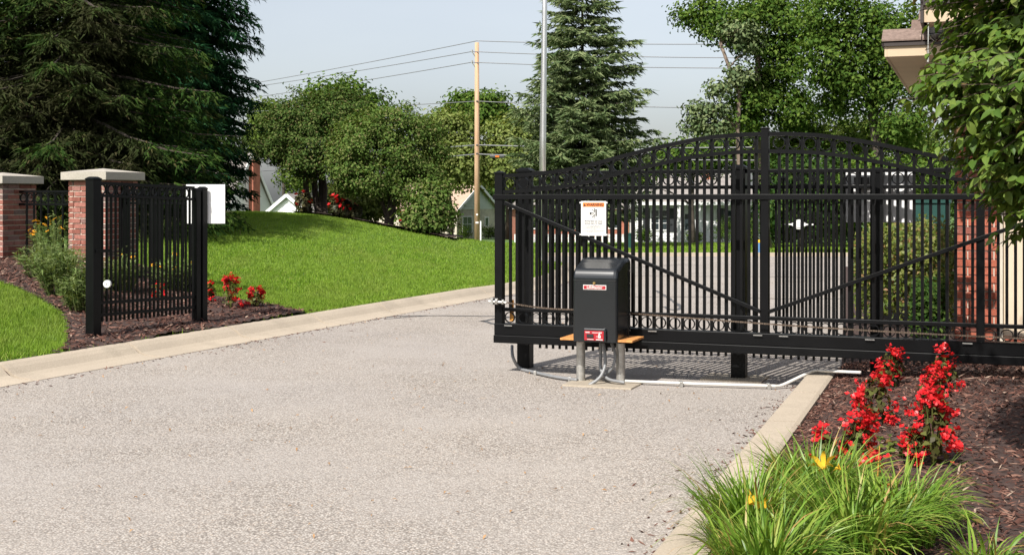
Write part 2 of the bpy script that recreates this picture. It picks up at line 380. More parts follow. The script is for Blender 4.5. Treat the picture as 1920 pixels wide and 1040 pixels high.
def inpoly(X, Y, poly):
    X = np.asarray(X); Y = np.asarray(Y); r = np.zeros(X.shape, bool); n = len(poly)
    for i in range(n):
        x1, y1 = poly[i]; x2, y2 = poly[(i+1) % n]
        c = ((y1 > Y) != (y2 > Y)) & (X < (x2-x1)*(Y-y1)/(y2-y1+1e-12)+x1)
        r ^= c
    return r
rng = np.random.default_rng(11)

# ------------------------------------------------------------------ structure: ground, road, kerbs, lawn
def grid(name, xs, ys, zf, m):
    X, Y = np.meshgrid(xs, ys); Z = zf(X, Y); n, k = X.shape
    i = np.arange(n*k).reshape(n, k)
    f = np.stack([i[:-1,:-1], i[:-1,1:], i[1:,1:], i[1:,:-1]], -1).reshape(-1, 4)
    return bigmesh(name, np.stack([X, Y, Z], -1).reshape(-1, 3), f, m, smooth=True)
gr = grid('ground', np.r_[-900,-300,-100,np.linspace(-60,60,25),100,300,900], np.r_[-200,-50,-10,0,10,19,np.linspace(22,140,24),200,400,900],
          lambda X, Y: zr(Y)-0.035, M['turf']); struct(gr)
rd = grid('driveway', np.linspace(-9,16,26), np.r_[-8,0,10,19,np.linspace(20,33,14)], lambda X, Y: zr(Y), M['asphalt']); struct(rd)
st = grid('street', np.linspace(-4,60,30), np.linspace(33,43,8), lambda X, Y: zr(Y), M['asphalt']); struct(st)

# lawn bank lofted from the kerb back
rows = []
pp = np.r_[0, 0.05, 0.15, np.linspace(0.4, 6, 15), np.linspace(7, 40, 30)]
wd = np.array([-0.913, 0.407])
for i in range(len(KB)):
    t = max(0.0, (KB[i,1]-19)/14.5); d = wd*(1-t)+np.array([-1.0, 0.10])*t; d /= np.linalg.norm(d)
    rows.append(KB[i][None]+pp[:,None]*d[None])
G = np.array(rows); Zg = zt(G[...,0], G[...,1])
Zg[:, 0] = 0.105+zr(G[:,0,1]); Zg[:,1] = 0.45*Zg[:,1]+0.55*Zg[:,0]
n, k = Zg.shape; ii = np.arange(n*k).reshape(n, k)
lawn = bigmesh('lawn', np.concatenate([G, Zg[...,None]], -1).reshape(-1,3), np.stack([ii[:-1,:-1], ii[1:,:-1], ii[1:,1:], ii[:-1,1:]], -1).reshape(-1,4)[:, ::-1], M['turf'], smooth=True)
struct(lawn)

# left rolled kerb, poured in segments with tooled joints
PROF = [(0.0,-0.06),(0.0,0.004),(0.20,0.014),(0.27,0.034),(0.335,0.082),(0.39,0.110),(0.44,0.120),(KW,0.116),(KW,-0.06)]
kerb = MB()
def sweep(mb, P, N, prof, zf, close=True):
    v = []; f = []; k = len(prof)
    for i in range(len(P)):
        z0 = zf(P[i][1])
        for q, z in prof: v.append((P[i][0]+N[i][0]*q, P[i][1]+N[i][1]*q, z0+z))
    for i in range(len(P)-1):
        for j in range(k-1): f.append((i*k+j, (i+1)*k+j, (i+1)*k+j+1, i*k+j+1))
    f.append(tuple(range(k))); f.append(tuple(range((len(P)-1)*k+k-1, (len(P)-1)*k-1, -1)))
    mb.add(v, f)
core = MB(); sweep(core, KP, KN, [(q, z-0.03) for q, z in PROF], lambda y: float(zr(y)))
kerb_o = struct(core.build('kerb', M['soil'], smooth=False))  # dark soil colour on the core stands for dirt and shade in the joints
cum = np.r_[0, np.cumsum(np.linalg.norm(np.diff(KP, axis=0), axis=1))]
def kp_at(s): return np.array([np.interp(s, cum, KP[:,0]), np.interp(s, cum, KP[:,1])]), np.array([np.interp(s, cum, KN[:,0]), np.interp(s, cum, KN[:,1])])
s0 = 5.35
while s0 < cum[-1]-0.5:
    s1 = min(s0+1.62, cum[-1]); ss = np.linspace(s0+0.022, s1-0.022, 7)
    a = [kp_at(x) for x in ss]; mb = MB()
    mb_prof = PROF
    sweep(mb, [x[0] for x in a], [x[1] for x in a], mb_prof, lambda y: float(zr(y)))
    mb.build('kerb_segment', M['concrete'], kerb_o)
    s0 = s1

# right kerb beside the flower bed (set-in concrete edging)
RD = np.array([math.sin(R(19.3)), math.cos(R(19.3))]); RN = np.array([RD[1], -RD[0]])     # along, and to the right
RO = np.array([0.66, 5.4])
def rk(s, q): return RO+RD*s+RN*q
RPROF = [(0.0,-0.05),(0.0,0.0),(0.012,0.085),(0.03,0.10),(0.20,0.105),(0.225,0.095),(0.225,-0.05)]
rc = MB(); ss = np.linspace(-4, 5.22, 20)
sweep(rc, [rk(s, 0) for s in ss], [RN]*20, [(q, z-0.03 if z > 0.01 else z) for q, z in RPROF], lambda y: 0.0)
edging = struct(rc.build('kerb', M['soil']))  # same dark core, joint dirt and shade put into its colour
for a in np.arange(-2.2, 5.2, 1.24):
    mb = MB(); s2 = np.linspace(a+0.012, min(a+1.228, 5.23), 5)
    sweep(mb, [rk(s, 0) for s in s2], [RN]*5, RPROF, lambda y: 0.0); mb.build('kerb_segment', M['concrete'], edging)

# right flower bed
def zbed(X, Y):
    q = (X-RO[0])*RN[0]+(Y-RO[1])*RN[1]
    return 0.075+0.075*np.clip((q-0.22)/0.9, 0, 1)+0.012*np.sin(X*5.1+Y*3.3)*np.sin(Y*4.7-X*2.1)
ss = np.linspace(-5, 6.2, 70); qs = np.r_[0.222, 0.3, np.linspace(0.45, 9, 34)]
B = np.array([[rk(s, q) for q in qs] for s in ss]); n, k = len(ss), len(qs); ii = np.arange(n*k).reshape(n, k)
bed = bigmesh('flower_bed', np.concatenate([B, zbed(B[...,0], B[...,1])[...,None]], -1).reshape(-1,3), np.stack([ii[:-1,:-1], ii[:-1,1:], ii[1:,1:], ii[1:,:-1]], -1).reshape(-1,4), M['soil'], smooth=True)
struct(bed)
rb = grid('planting_bed', np.linspace(0,1,8), np.linspace(10.9,31,12), lambda X, Y: 0*X, M['soil'])
vv = np.array([v.co[:] for v in rb.data.vertices]); vv2 = vv.copy()
vv2[:,0] = 0.262*vv[:,1]-0.05+vv[:,0]*14; vv2[:,2] = zr(vv[:,1])+0.06
rb.data.vertices.foreach_set('co', vv2.astype(np.float32).ravel()); struct(rb)

# left mulch bed
edge_in = [gp(118,664), gp(126,640), gp(128,615), gp(118,590), gp(70,560), gp(20,537), gp(-60,515)]
edge_out = [gp(585,589), gp(520,577), gp(450,566), gp(390,556), gp(330,549), gp(280,543)]
kb_pts = [tuple(kp_at(s)[0]+kp_at(s)[1]*(KW-0.01)) for s in np.linspace(0, cum[-1], 120)]
def kb_between(pa, pb):
    ia = min(range(120), key=lambda i: (kb_pts[i][0]-pa[0])**2+(kb_pts[i][1]-pa[1])**2); ib = min(range(120), key=lambda i: (kb_pts[i][0]-pb[0])**2+(kb_pts[i][1]-pb[1])**2)
    return kb_pts[ia:ib+1]
BEDL = kb_between(edge_in[0], edge_out[0])+edge_out+[(-4.4,17.1),(-5.6,18.2),(-9.5,20.0),(-10.5,18.5)]+edge_in[::-1]
def clipgrid(name, poly, step, dz, m, zfun=zt):
    P = np.array(poly); xs = np.arange(P[:,0].min(), P[:,0].max(), step); ys = np.arange(P[:,1].min(), P[:,1].max(), step)
    X, Y = np.meshgrid(xs, ys); cx = (X[:-1,:-1]+step/2); cy = (Y[:-1,:-1]+step/2)
    ok = inpoly(cx.ravel(), cy.ravel(), poly)
    n, k = X.shape; i = np.arange(n*k).reshape(n, k)
    f = np.stack([i[:-1,:-1], i[:-1,1:], i[1:,1:], i[1:,:-1]], -1).reshape(-1,4)[ok]
    Z = zfun(X.ravel(), Y.ravel())+dz+0.012*np.sin(X.ravel()*7)*np.sin(Y.ravel()*6.1)
    u, inv = np.unique(f, return_inverse=True)
    return bigmesh(name, np.stack([X.ravel()[u], Y.ravel()[u], Z[u]], -1), inv.reshape(f.shape), m, smooth=True)
struct(clipgrid('mulch_bed', BEDL, 0.07, 0.028, M['soil']))
fe = [V(548,400,28.9), V(610,405,28.9), V(660,413,28.8), V(720,424,28.3), V(780,436,27.9), V(852,451,27.4)]
BEDF = [(p[0], p[1]) for p in fe]+[(-1.05,28.2),(-1.6,30),(-3.4,31.6),(-5.4,31.6)]
struct(clipgrid('mulch_bed', BEDF, 0.12, 0.07, M['soil']))

def leaf_quads(P, Nn, size, asp=0.5, fold=0.18, dirs=None):
    n = len(P); Nn = Nn/np.maximum(np.linalg.norm(Nn, axis=1), 1e-6)[:,None]
    r = rng.normal(size=(n,3)) if dirs is None else dirs
    t = r-(r*Nn).sum(1)[:,None]*Nn; t /= np.maximum(np.linalg.norm(t, axis=1), 1e-6)[:,None]
    b = np.cross(Nn, t); L = (size*rng.uniform(0.65,1.3,n))[:,None]
    v = np.stack([P-t*L*0.5, P+b*L*asp*0.5+Nn*L*fold, P+t*L*0.5-Nn*L*0.1, P-b*L*asp*0.5+Nn*L*fold], 1)
    return v.reshape(-1,3)
def quads(n): return np.arange(4*n).reshape(-1,4)
# ------------------------------------------------------------------ mulch chips and turf blades
def chips(name, X, Y, Z, L, Wd):
    n = len(X); a = rng.uniform(0, 2*np.pi, n); tilt = rng.normal(0, 0.32, n); roll = rng.normal(0, 0.4, n)
    ux = np.stack([np.cos(a)*np.cos(tilt), np.sin(a)*np.cos(tilt), np.sin(tilt)], 1)
    vy = np.stack([-np.sin(a)*np.cos(roll), np.cos(a)*np.cos(roll), np.sin(roll)], 1); wz = np.cross(ux, vy)
    P = np.stack([X, Y, Z], 1)
    l = (L*rng.lognormal(0, 0.45, n))[:,None]/2; b = (Wd*rng.lognormal(0, 0.35, n))[:,None]/2; h = 0.004
    v = np.stack([P-ux*l*1.0, P+vy*b+ux*l*0.3-ux*l*0.7*0, P+ux*l, P-vy*b-ux*l*0.2, P+wz*h+ux*l*0.2, P+wz*h-ux*l*0.4], 1)
    f = np.array([(0,3,5),(0,5,1),(5,4,1),(1,4,2),(2,4,3),(3,4,5)])
    F = (np.arange(n)[:,None,None]*6+f[None]).reshape(-1,3)
    return stuff(bigmesh(name, v.reshape(-1,3), F, M['chip']))
n = 30000
s_ = rng.uniform(-2.2, 5.9, n); q_ = 0.235+rng.uniform(0, 1, n)**1.3*4.2
X = RO[0]+RD[0]*s_+RN[0]*q_; Y = RO[1]+RD[1]*s_+RN[1]*q_
chips('bark_mulch', X, Y, zbed(X, Y)+rng.uniform(0.0, 0.018, n), 0.042, 0.011)
P = np.array(BEDL); n = 42000
X = rng.uniform(P[:,0].min(), P[:,0].max(), n); Y = rng.uniform(P[:,1].min(), P[:,1].max(), n); ok = inpoly(X, Y, BEDL); X = X[ok]; Y = Y[ok]
chips('bark_mulch', X, Y, zt(X, Y)+0.03+rng.uniform(0, 0.02, len(X)), 0.06, 0.016)

def blades(name, X, Y, Z, h, wdt, m=None, parent=None):
    n = len(X); a = rng.uniform(0, 2*np.pi, n); lean = rng.uniform(0.1, 0.8, n); la = rng.uniform(0, 2*np.pi, n)
    H = h*rng.uniform(0.6, 1.25, n)
    b = np.stack([np.cos(a), np.sin(a), 0*a], 1)*(wdt*rng.uniform(0.7, 1.3, n)/2)[:,None]
    P = np.stack([X, Y, Z], 1); t = P+np.stack([np.cos(la)*np.sin(lean)*H, np.sin(la)*np.sin(lean)*H, np.cos(lean)*H], 1)
    v = np.stack([P-b, P+b, t], 1).reshape(-1,3)
    return bigmesh(name, v, np.arange(3*n).reshape(-1,3), m or M['blade'], parent)
def lawn_pts(n, Ymin, Ymax, xmin, xmax, pw=1.0):
    Y = Ymin+(Ymax-Ymin)*rng.uniform(0, 1, n)**pw; px = rng.uniform(xmin, xmax, n); X = (px-HX)/FPX*Y
    ok = (kerb_p(X, Y) > -0.025+0.05*rng.random(n)) & ~inpoly(X, Y, BEDL) & ~inpoly(X, Y, BEDF)
    return X[ok], Y[ok]
X, Y = lawn_pts(190000, 8.5, 16.5, -40, 640, 1.1)
g1 = stuff(blades('grass', X, Y, zt(X, Y)-0.004, 0.060, 0.008))
X, Y = lawn_pts(430000, 15.0, 31.0, 150, 1090, 1.35)
g2 = stuff(blades('grass', X, Y, zt(X, Y)-0.004, 0.046, 0.0115))
n = 26000
Y = rng.uniform(43.2, 74, n); px = rng.uniform(860, 1640, n); X = (px-HX)/FPX*Y
g3 = stuff(blades('grass', X, Y, zr(Y)-0.04, 0.10, 0.06))

# tar seams sealed over cracks
def seam(pts, wd_):
    P = dense([((px-HX)/FPX*(1.5*FPX/(py-HY)), 1.5*FPX/(py-HY)) for px, py in pts], 0.12)
    P = P+0.012*np.stack([np.sin(np.arange(len(P))*1.7), np.cos(np.arange(len(P))*2.3)], 1); N = normals(P); mb = MB()
    v = []; f = []
    for i in range(len(P)):
        ww = wd_*(0.7+0.5*random.random())
        for s in (-1, 1): v.append((P[i,0]+N[i,0]*ww*s, P[i,1]+N[i,1]*ww*s, float(zr(P[i,1]))+0.004))
    for i in range(len(P)-1): f.append((2*i+1, 2*i, 2*i+2, 2*i+3))
    mb.add(v, f); return struct(mb.build('tar_seam', M['tar']))
seam([(674,601),(731,592),(790,591.5),(896,592.5),(1010,595),(1140,603)], 0.035)
seam([(720,598),(800,592)], 0.02)
seam([(900,603),(918,598),(960,594),(1030,590)], 0.03)
seam([(905,602),(928,609),(985,616),(1060,612)], 0.03)
seam([(905,560),(960,553),(1060,546)], 0.03)
seam([(1190,557),(1300,556),(1480,561),(1590,560)], 0.025)
seam([(1245,575),(1262,584),(1282,578),(1255,560),(1230,540)], 0.03)
seam([(1180,503),(1400,504),(1590,506)], 0.03)

n = 420
Y = rng.uniform(5.6, 17, n); px = rng.uniform(0, 1500, n); X = (px-HX)/FPX*Y; ok = (kerb_p(X, Y) < -KW-0.02) & (((X-RO[0])*RN[0]+(Y-RO[1])*RN[1]) < -0.03)
X = X[ok]; Y = Y[ok]; n = len(X)
stuff(bigmesh('litter', leaf_quads(np.stack([X, Y, 0*X+0.008],1), np.array([0,0,1.0])+rng.normal(size=(n,3))*0.25, 0.032, 0.35), quads(n), leafmat('leaf_litter', [(0.0,(0.30,0.16,0.07)),(0.6,(0.45,0.27,0.13)),(1.0,(0.16,0.10,0.06))], 0.1)))
n = 900                                              # bits of bark and grit gathered along both kerbs
s_ = rng.uniform(4, cum[-1]-2, n); q_ = -rng.exponential(0.10, n)
XY = np.array([kp_at(a)[0]+kp_at(a)[1]*b for a, b in zip(s_, q_)])
s2_ = rng.uniform(-2, 5, 500); q2_ = -rng.exponential(0.06, 500)
XY = np.r_[XY, np.array([rk(a, b) for a, b in zip(s2_, q2_)])]
chips('litter', XY[:,0], XY[:,1], zr(XY[:,1])+0.004, 0.03, 0.010)

# ------------------------------------------------------------------ sliding gate
GO = Vector((-0.136, 10.9, 0)); GA = R(-21)
GU = Vector((math.cos(GA), math.sin(GA), 0)); GV = Vector((-math.sin(GA), math.cos(GA), 0))
def gw(s, o, z): return GO+GU*s+GV*o+Vector((0,0,z))
unit = MB(); unit.box(-0.5,0.5,-0.5,0.5,0,1); UNIT = unit.mesh('picket'); UNIT.materials.append(M['black'])
def ringmesh(ro, ri, dp, n=18):
    mb = MB(); v = []; f = []
    for i in range(n):
        a = 2*math.pi*i/n
        for r_, y in ((ro,-dp/2),(ro,dp/2),(ri,dp/2),(ri,-dp/2)): v.append((r_*math.cos(a), y, r_*math.sin(a)))
    for i in range(n):
        j = (i+1) % n
        for q in range(4):
            f.append((i*4+q, i*4+(q+1) % 4, j*4+(q+1) % 4, j*4+q))
    mb.add(v, f); me = mb.mesh('ring'); me.materials.append(M['black']); return me
RING = ringmesh(0.050, 0.0410, 0.018); RINGL = ringmesh(0.046, 0.0385, 0.018)
PK = 0.0220
gate = thing('sliding_gate', 'long black steel sliding gate with arched ring top and warning sign', 'gate', GO, GA)
def arch(s, base=1.0):
    d = abs(s-2.283)
    xs = [0,0.2,0.407,0.6,0.765,0.91,1.075,1.245,1.39,1.535,1.75,2.0,2.25,2.4]
    ys = [1.990,1.986,1.973,1.947,1.916,1.886,1.848,1.808,1.770,1.738,1.703,1.682,1.672,1.671]
    return float(np.interp(d, xs, ys))
def gbar(name, x0, x1, y0, y1, z0, z1, parent=gate, m=None, bev=0.002):
    mb = MB(); mb.box(x0,x1,y0,y1,z0,z1); return mb.build(name, m or M['black'], parent, bevel=bev)
GL = 4.566
gbar('end_stile', 0.0, 0.07, -0.035, 0.035, 0.425, 1.690)
cp = MB(); cp.box(-0.006,0.076,-0.041,0.041,1.690,1.703); cp.add([(-0.006,-0.041,1.703),(0.076,-0.041,1.703),(0.076,0.041,1.703),(-0.006,0.041,1.703),(0.035,0,1.716)],[(0,1,4),(1,2,4),(2,3,4),(3,0,4)])
cp.build('post_cap', M['black'], gate)
gbar('end_stile', GL, GL+0.07, -0.035, 0.035, 0.425, 1.690)
gbar('centre_stile', 2.253, 2.313, -0.032, 0.032, 0.425, 2.030)
gbar('post_cap', 2.249, 2.317, -0.036, 0.036, 2.030, 2.040)
gbar('stile', 3.845, 3.905, -0.032, 0.032, 0.425, 1.47)
gbar('top_rail', -0.012, GL+0.08, -0.0435, -0.003, 1.474, 1.516)
gbar('lower_rail', 0.071, GL, -0.026, 0.018, 0.527, 0.557)
gbar('upper_beam', 0.0, GL+0.07, -0.045, 0.045, 0.328, 0.425, bev=0.004)
gbar('track_beam', 0.0, GL+0.07, -0.062, 0.052, 0.262, 0.327, bev=0.004)
for (a, b) in ((0.071, 2.252), (2.314, GL)):
    for nm, dz, ht in (('arch_rail', 0.0, 0.032), ('arch_rail', -0.136, 0.030)):
        mb = MB(); N = 30; v = []; f = []
        for i in range(N+1):
            s = a+(b-a)*i/N; z = arch(s)+dz; hh = ht/2
            v += [(s,-0.026,z-hh),(s,0.018,z-hh),(s,0.018,z+hh),(s,-0.026,z+hh)]
        for i in range(N):
            for q in range(4): f.append((4*i+q, 4*i+(q+1)%4, 4*i+4+(q+1)%4, 4*i+4+q))
        f += [(3,2,1,0),(4*N,4*N+1,4*N+2,4*N+3)]
        mb.add(v, f); mb.build(nm, M['black'], gate)
sp = 0.0595; k = 0; s = 0.071+0.0595
while s < GL:
    if abs(s-2.283) > 0.05 and abs(s-3.875) > 0.045:
        top, low = (arch(s), 0.43) if k % 2 else (arch(s)-0.136, 0.556)
        put(UNIT, 'picket', gate, (s, 0.004, low), scale=(PK, PK, top-low))
    s += sp; k += 1
k = 0
while 0.071+0.119*(k+0.5) < GL:
    sc_ = 0.071+0.119*(k+0.5); k += 1
    if abs(sc_-2.283) < 0.07: continue
    put(RING, 'ring', gate, (sc_, -0.008, arch(sc_)-0.068))
    if abs(sc_-3.875) > 0.06: put(RINGL, 'ring', gate, (sc_, -0.012, 0.4765))
for a, b in (((0.09,-0.034,1.445),(2.25,-0.034,0.595)), ((2.316,-0.034,0.595),(4.55,-0.034,1.445))):
    mb = MB(); mb.bar(a, b, 0.022, 0.030, (0,0,1)); mb.build('brace', M['black'], gate, bevel=0.002)
# clips along the beam and rail ends
for s in (0.10, 1.35, 2.40, 2.20, 3.05, 3.75):
    gbar('clip', s, s+0.07, -0.066, -0.0625, 0.408, 0.414, m=M['galv'], bev=0)
gbar('chain_bracket', -0.012, 0.012, -0.10, -0.036, 0.585, 0.640, m=M['galv'])
mb = MB(); mb.tube([(-0.03,-0.085,0.612),(0.13,-0.085,0.606)], 0.012, 8); mb.tube([(0.03,-0.085,0.612),(0.052,-0.085,0.612)], 0.028, 6); mb.tube([(0.09,-0.085,0.609),(0.106,-0.085,0.609)], 0.022, 6)
mb.build('tension_bolt', M['galv'], gate)
gbar('limit_bracket', 0.112, 0.150, 0.03, 0.036, 0.44, 0.622, m=M['rust'])
def chain(a, b, n):
    mb = MB(); a = Vector(a); b = Vector(b); d = (b-a)/n
    for i in range(n):
        p = a+d*i; sag = -0.02*math.sin(math.pi*i/n); hh = 0.0065
        p.z += sag; q = p+d*0.86
        if i % 2: mb.box(p.x,q.x,-0.0885,-0.0815,p.z-hh,p.z+hh)
        else: mb.box(p.x,q.x,-0.091,-0.079,p.z-hh*0.8,p.z+hh*0.8)
    return stuff(mb.build('drive_chain', M['chain'], gate))
chain((0.13,-0.085,0.606),(0.86,-0.085,0.572), 40); chain((1.18,-0.085,0.553),(4.55,-0.085,0.462), 180)

# ------------------------------------------------------------------ warning sign on the gate
FONT = None
def text(body, size, m, parent, loc, rot, name='lettering', ext=0.0006, align='CENTER', bold=0.0, sx=1.0):
    c = bpy.data.curves.new(name, 'FONT'); c.body = body; c.size = size; c.align_x = align; c.align_y = 'CENTER'; c.extrude = ext; c.offset = bold
    tmp = bpy.data.objects.new(name, c); me = bpy.data.meshes.new_from_object(tmp); bpy.data.objects.remove(tmp); me.name = name
    o = bpy.data.objects.new(name, me); C.objects.link(o); me.materials.clear(); me.materials.append(m); o.parent = parent; o.location = loc; o.rotation_euler = rot; o.scale = (sx,1,1)
    return o
def gate_x(px, off=0.0):                             # gate coordinate seen at photo column px
    lo, hi = -2.0, 8.0; t = (px-HX)/FPX
    for _ in range(50):
        m_ = (lo+hi)/2; p = gw(m_, off, 0)
        if p.x/p.y < t: lo = m_
        else: hi = m_
    return lo
def gz(px, py, off=0.0):
    p = gw(gate_x(px, off), off, 0); return EYE+(HY-py)/FPX*p.y
sx0, sx1 = gate_x(1089.5,-0.06), gate_x(1136.5,-0.06); z1, z0 = gz(1112,377,-0.06), gz(1112,442,-0.06)
sw, sh_ = sx1-sx0, z1-z0
sg = thing('warning_sign', 'white warning sign with orange header hung on the black gate', 'sign', gw((sx0+sx1)/2, -0.058, z0), GA)
mb = MB(); mb.box(-sw/2, sw/2, -0.003, 0.003, 0, sh_); mb.build('board', M['offwhite'], sg, bevel=0.001)
mb = MB(); mb.box(-sw*0.43, sw*0.43, -0.0042, -0.0031, sh_*0.835, sh_*0.955); mb.build('header', M['orange'], sg)
fr = (R(90), 0, 0)
text('WARNING', sh_*0.115, M['print_black'], sg, (sw*0.06,-0.0048,sh_*0.893), fr, bold=0.0009, sx=0.92)
mb = MB(); mb.add([(-sw*0.40,-0.005,sh_*0.852),(-sw*0.30,-0.005,sh_*0.852),(-sw*0.35,-0.005,sh_*0.935)],[(0,1,2)]); mb.build('alert_triangle', M['print_black'], sg)
pc = MB()
def flat(x0, x1, zz0, zz1, y=-0.0042): pc.box(x0*sw, x1*sw, y, -0.0031, zz0*sh_, zz1*sh_)
flat(0.08,0.13,0.57,0.765); flat(-0.15,0.0,0.61,0.675)
pc.add([(p[0]*sw,-0.0043,p[1]*sh_) for p in ((0.03,0.79),(0.06,0.80),(0.06,0.70),(0.03,0.66))],[(3,2,1,0)])
pc.add([(p[0]*sw,-0.0043,p[1]*sh_) for p in ((-0.07,0.765),(-0.055,0.775),(0.04,0.70),(0.035,0.685))],[(3,2,1,0)])
pc.add([(p[0]*sw,-0.0043,p[1]*sh_) for p in ((-0.08,0.525),(-0.065,0.515),(0.04,0.585),(0.03,0.60))],[(0,1,2,3)])
pc.add([(p[0]*sw,-0.0043,p[1]*sh_) for p in ((0.015,0.50),(0.032,0.50),(0.055,0.62),(0.035,0.64))],[(0,1,2,3)])
pc.build('pictogram', M['print_black'], sg)
mb = MB(); mb.box(-0.085*sw,-0.01*sw,-0.0047,-0.0043,0.628*sh_,0.656*sh_); mb.build('pictogram_hand', M['offwhite'], sg)
text('Moving Gate Can Cause', sh_*0.062, M['print_grey'], sg, (0,-0.0042,sh_*0.425), fr, bold=0.0003, sx=0.88)
text('Serious Injury Or Death', sh_*0.062, M['print_grey'], sg, (0,-0.0042,sh_*0.36), fr, bold=0.0003, sx=0.88)
pc = MB(); rr = random.Random(4)
for zz, a, b in ((0.295,-0.42,0.41),(0.26,-0.27,0.25),(0.222,-0.42,0.41),(0.187,-0.13,0.13),(0.15,-0.42,0.41),(0.112,-0.25,0.26)):
    x = a
    while x < b:
        wl = rr.uniform(0.03,0.09); flat(x, min(b, x+wl), zz-0.006, zz+0.006); x += wl+0.018
pc.build('fine_print', M['print_grey'], sg)
for x in (-1, 1):
    for zz in (0.035, 0.955):
        mb = MB(); mb.box(x*sw/2-0.012*(x<0)-0.0*(x>0), x*sw/2+0.012*(x>0), -0.006, 0.004, sh_*zz-0.006, sh_*zz+0.006); mb.build('clip', M['offwhite'], sg)

# ------------------------------------------------------------------ fence behind the gate
OFF = 0.40
fence = thing('steel_fence', 'black steel fence with ring frieze standing across the drive behind the sliding gate', 'fence', gw(0, OFF, 0), GA)
f_posts = [(gate_x(985, OFF), 0.115, 1.742), (gate_x(1386, OFF), 0.118, 1.752), (gate_x(1644, OFF), 0.095, 1.72)]
fend = gate_x(1783, OFF)
for s, wd_, zt_ in f_posts:
    p = gbar('post', s-wd_/2, s+wd_/2, -wd_/2, wd_/2, -0.02, zt_-0.03, fence, bev=0.004)
    cp = MB(); h = wd_/2+0.008
    cp.box(s-h,s+h,-h,h,zt_-0.03,zt_-0.012); q = wd_*0.28
    cp.add([(s-h,-h,zt_-0.012),(s+h,-h,zt_-0.012),(s+h,h,zt_-0.012),(s-h,h,zt_-0.012),(s-q,-q,zt_+0.008),(s+q,-q,zt_+0.008),(s+q,q,zt_+0.008),(s-q,q,zt_+0.008)],
           [(0,1,5,4),(1,2,6,5),(2,3,7,6),(3,0,4,7),(4,5,6,7)])
    cp.build('post_cap', M['black'], fence)
edges = [f_posts[0][0]+0.058, f_posts[1][0]-0.06, f_posts[1][0]+0.06, f_posts[2][0]-0.048, f_posts[2][0]+0.048, fend]
for a, b in ((edges[0],edges[1]),(edges[2],edges[3]),(edges[4],edges[5])):
    for z in (1.705, 1.575, 0.24):
        gbar('rail', a, b, -0.02, 0.02, z-0.015, z+0.015, fence)
    d_ = 0.0605; ref = {0: 1290, 1: 1500, 2: 1715}[edges.index(a)//2]
    sg_ = 0.071+0.0595*round((gate_x(ref)-0.071)/0.0595); pr = gw(sg_, 0.004, 0); x_ref = gate_x(HX+FPX*pr.x/pr.y, OFF)+(d_/2 if ref == 1500 else 0)
    i = 0; x = x_ref-d_*math.floor((x_ref-a-0.02)/d_)
    while x < b-0.03:
        put(UNIT, 'picket', fence, (x, 0, 0.176), scale=(0.0185,0.0185,1.53 if i % 2 == 0 else 1.385))
        if i % 2 == 0 and x+2*d_ < b: put(RING, 'ring', fence, (x+d_, 0, 1.640))
        x += d_; i += 1
pad = MB(); s2 = f_posts[1][0]; pad.box(s2-0.28,s2+0.22,-0.22,0.16,-0.05,0.012)
pd_ = pad.build('footing', M['pad'], fence)
# white photo-eye reflector with side tails on the fence
rx, rz_ = gate_x(1499,OFF), gz(1499,420.5,OFF)
rf = thing('safety_reflector', 'white round gate reflector with thin side arms behind the gate bars', 'reflector', gw(rx, OFF-0.03, rz_), GA)
mb = MB(); mb.tube([(0,0.006,0),(0,-0.006,0)], 0.040, 20); mb.build('disc', M['reflector'], rf)
mb = MB(); mb.tube([(0,-0.006,0),(0,-0.010,0)], 0.028, 18); mb.build('lens', M['white'], rf)
for s in (-1, 1):
    mb = MB(); mb.bar((s*0.041,0,0),(s*0.115,0,0),0.006,0.012); mb.add([(s*0.042,-0.004,-0.018),(s*0.042,-0.004,0.018),(s*0.072,-0.004,0)],[(0,1,2)]); mb.build('arm', M['white'], rf)
# white board on the third fence post
bx0, bx1 = gate_x(1585,OFF+0.07), gate_x(1711,OFF+0.07); bz1, bz0 = gz(1648,322,OFF+0.07), gz(1648,417,OFF+0.07)
wb = thing('sign_board', 'wide blank white board fixed on a fence post above the clipped hedge', 'sign', gw((bx0+bx1)/2, OFF+0.07, bz0), GA)
mb = MB(); hw = (bx1-bx0)/2; mb.box(-hw,hw,-0.004,0.004,0,bz1-bz0); mb.build('board', M['white'], wb, bevel=0.001)
for z in (0.1, 0.38):
    mb = MB(); mb.box(-hw*0.8,hw*0.8,0.0045,0.018,z,z+0.03); mb.build('mounting_bar', M['black'], wb)
mb = MB(); mb.box(-hw*0.72,-hw*0.28,-0.05,-0.0045,0.30,0.36); mb.build('junction_box', M['black'], wb)

# ------------------------------------------------------------------ gate operator
OP = Vector((0.822, 9.99, 0))                         # front right corner of the cover
W_, D_ = 0.364, 0.40
op = thing('gate_operator', 'charcoal gate motor box on two steel posts with red name plate', 'gate motor', OP-GU*W_/2+GV*D_/2, GA)
zb = 0.356
prof = [(-D_/2, zb), (-D_/2, 0.845)]
for i in range(1, 9):
    a = R(i*55/8); prof.append((-D_/2+0.085*(1-math.cos(a)), 0.845+0.105*math.sin(a)))
prof += [(-D_/2+0.16, 0.972), (-D_/2+0.21, 0.994), (-D_/2+0.25, 1.002), (D_/2-0.02, 1.004), (D_/2, 0.985), (D_/2, zb)]
mb = MB(); n = len(prof); v = []; f = []
xs = [(-W_/2, 0.010), (-W_/2+0.006, 0.003), (-W_/2+0.016, 0.0), (W_/2-0.035, 0.0), (W_/2-0.016, 0.004), (W_/2-0.005, 0.012), (W_/2, 0.024)]
cz_ = 0.66
for x, ins in xs:
    for y, z in prof:
        yy = y-ins*np.sign(y) if abs(y) > D_/2-0.09 else y
        zz = z-ins*1.2 if z > 0.86 else z
        v.append((x, float(yy), zz))
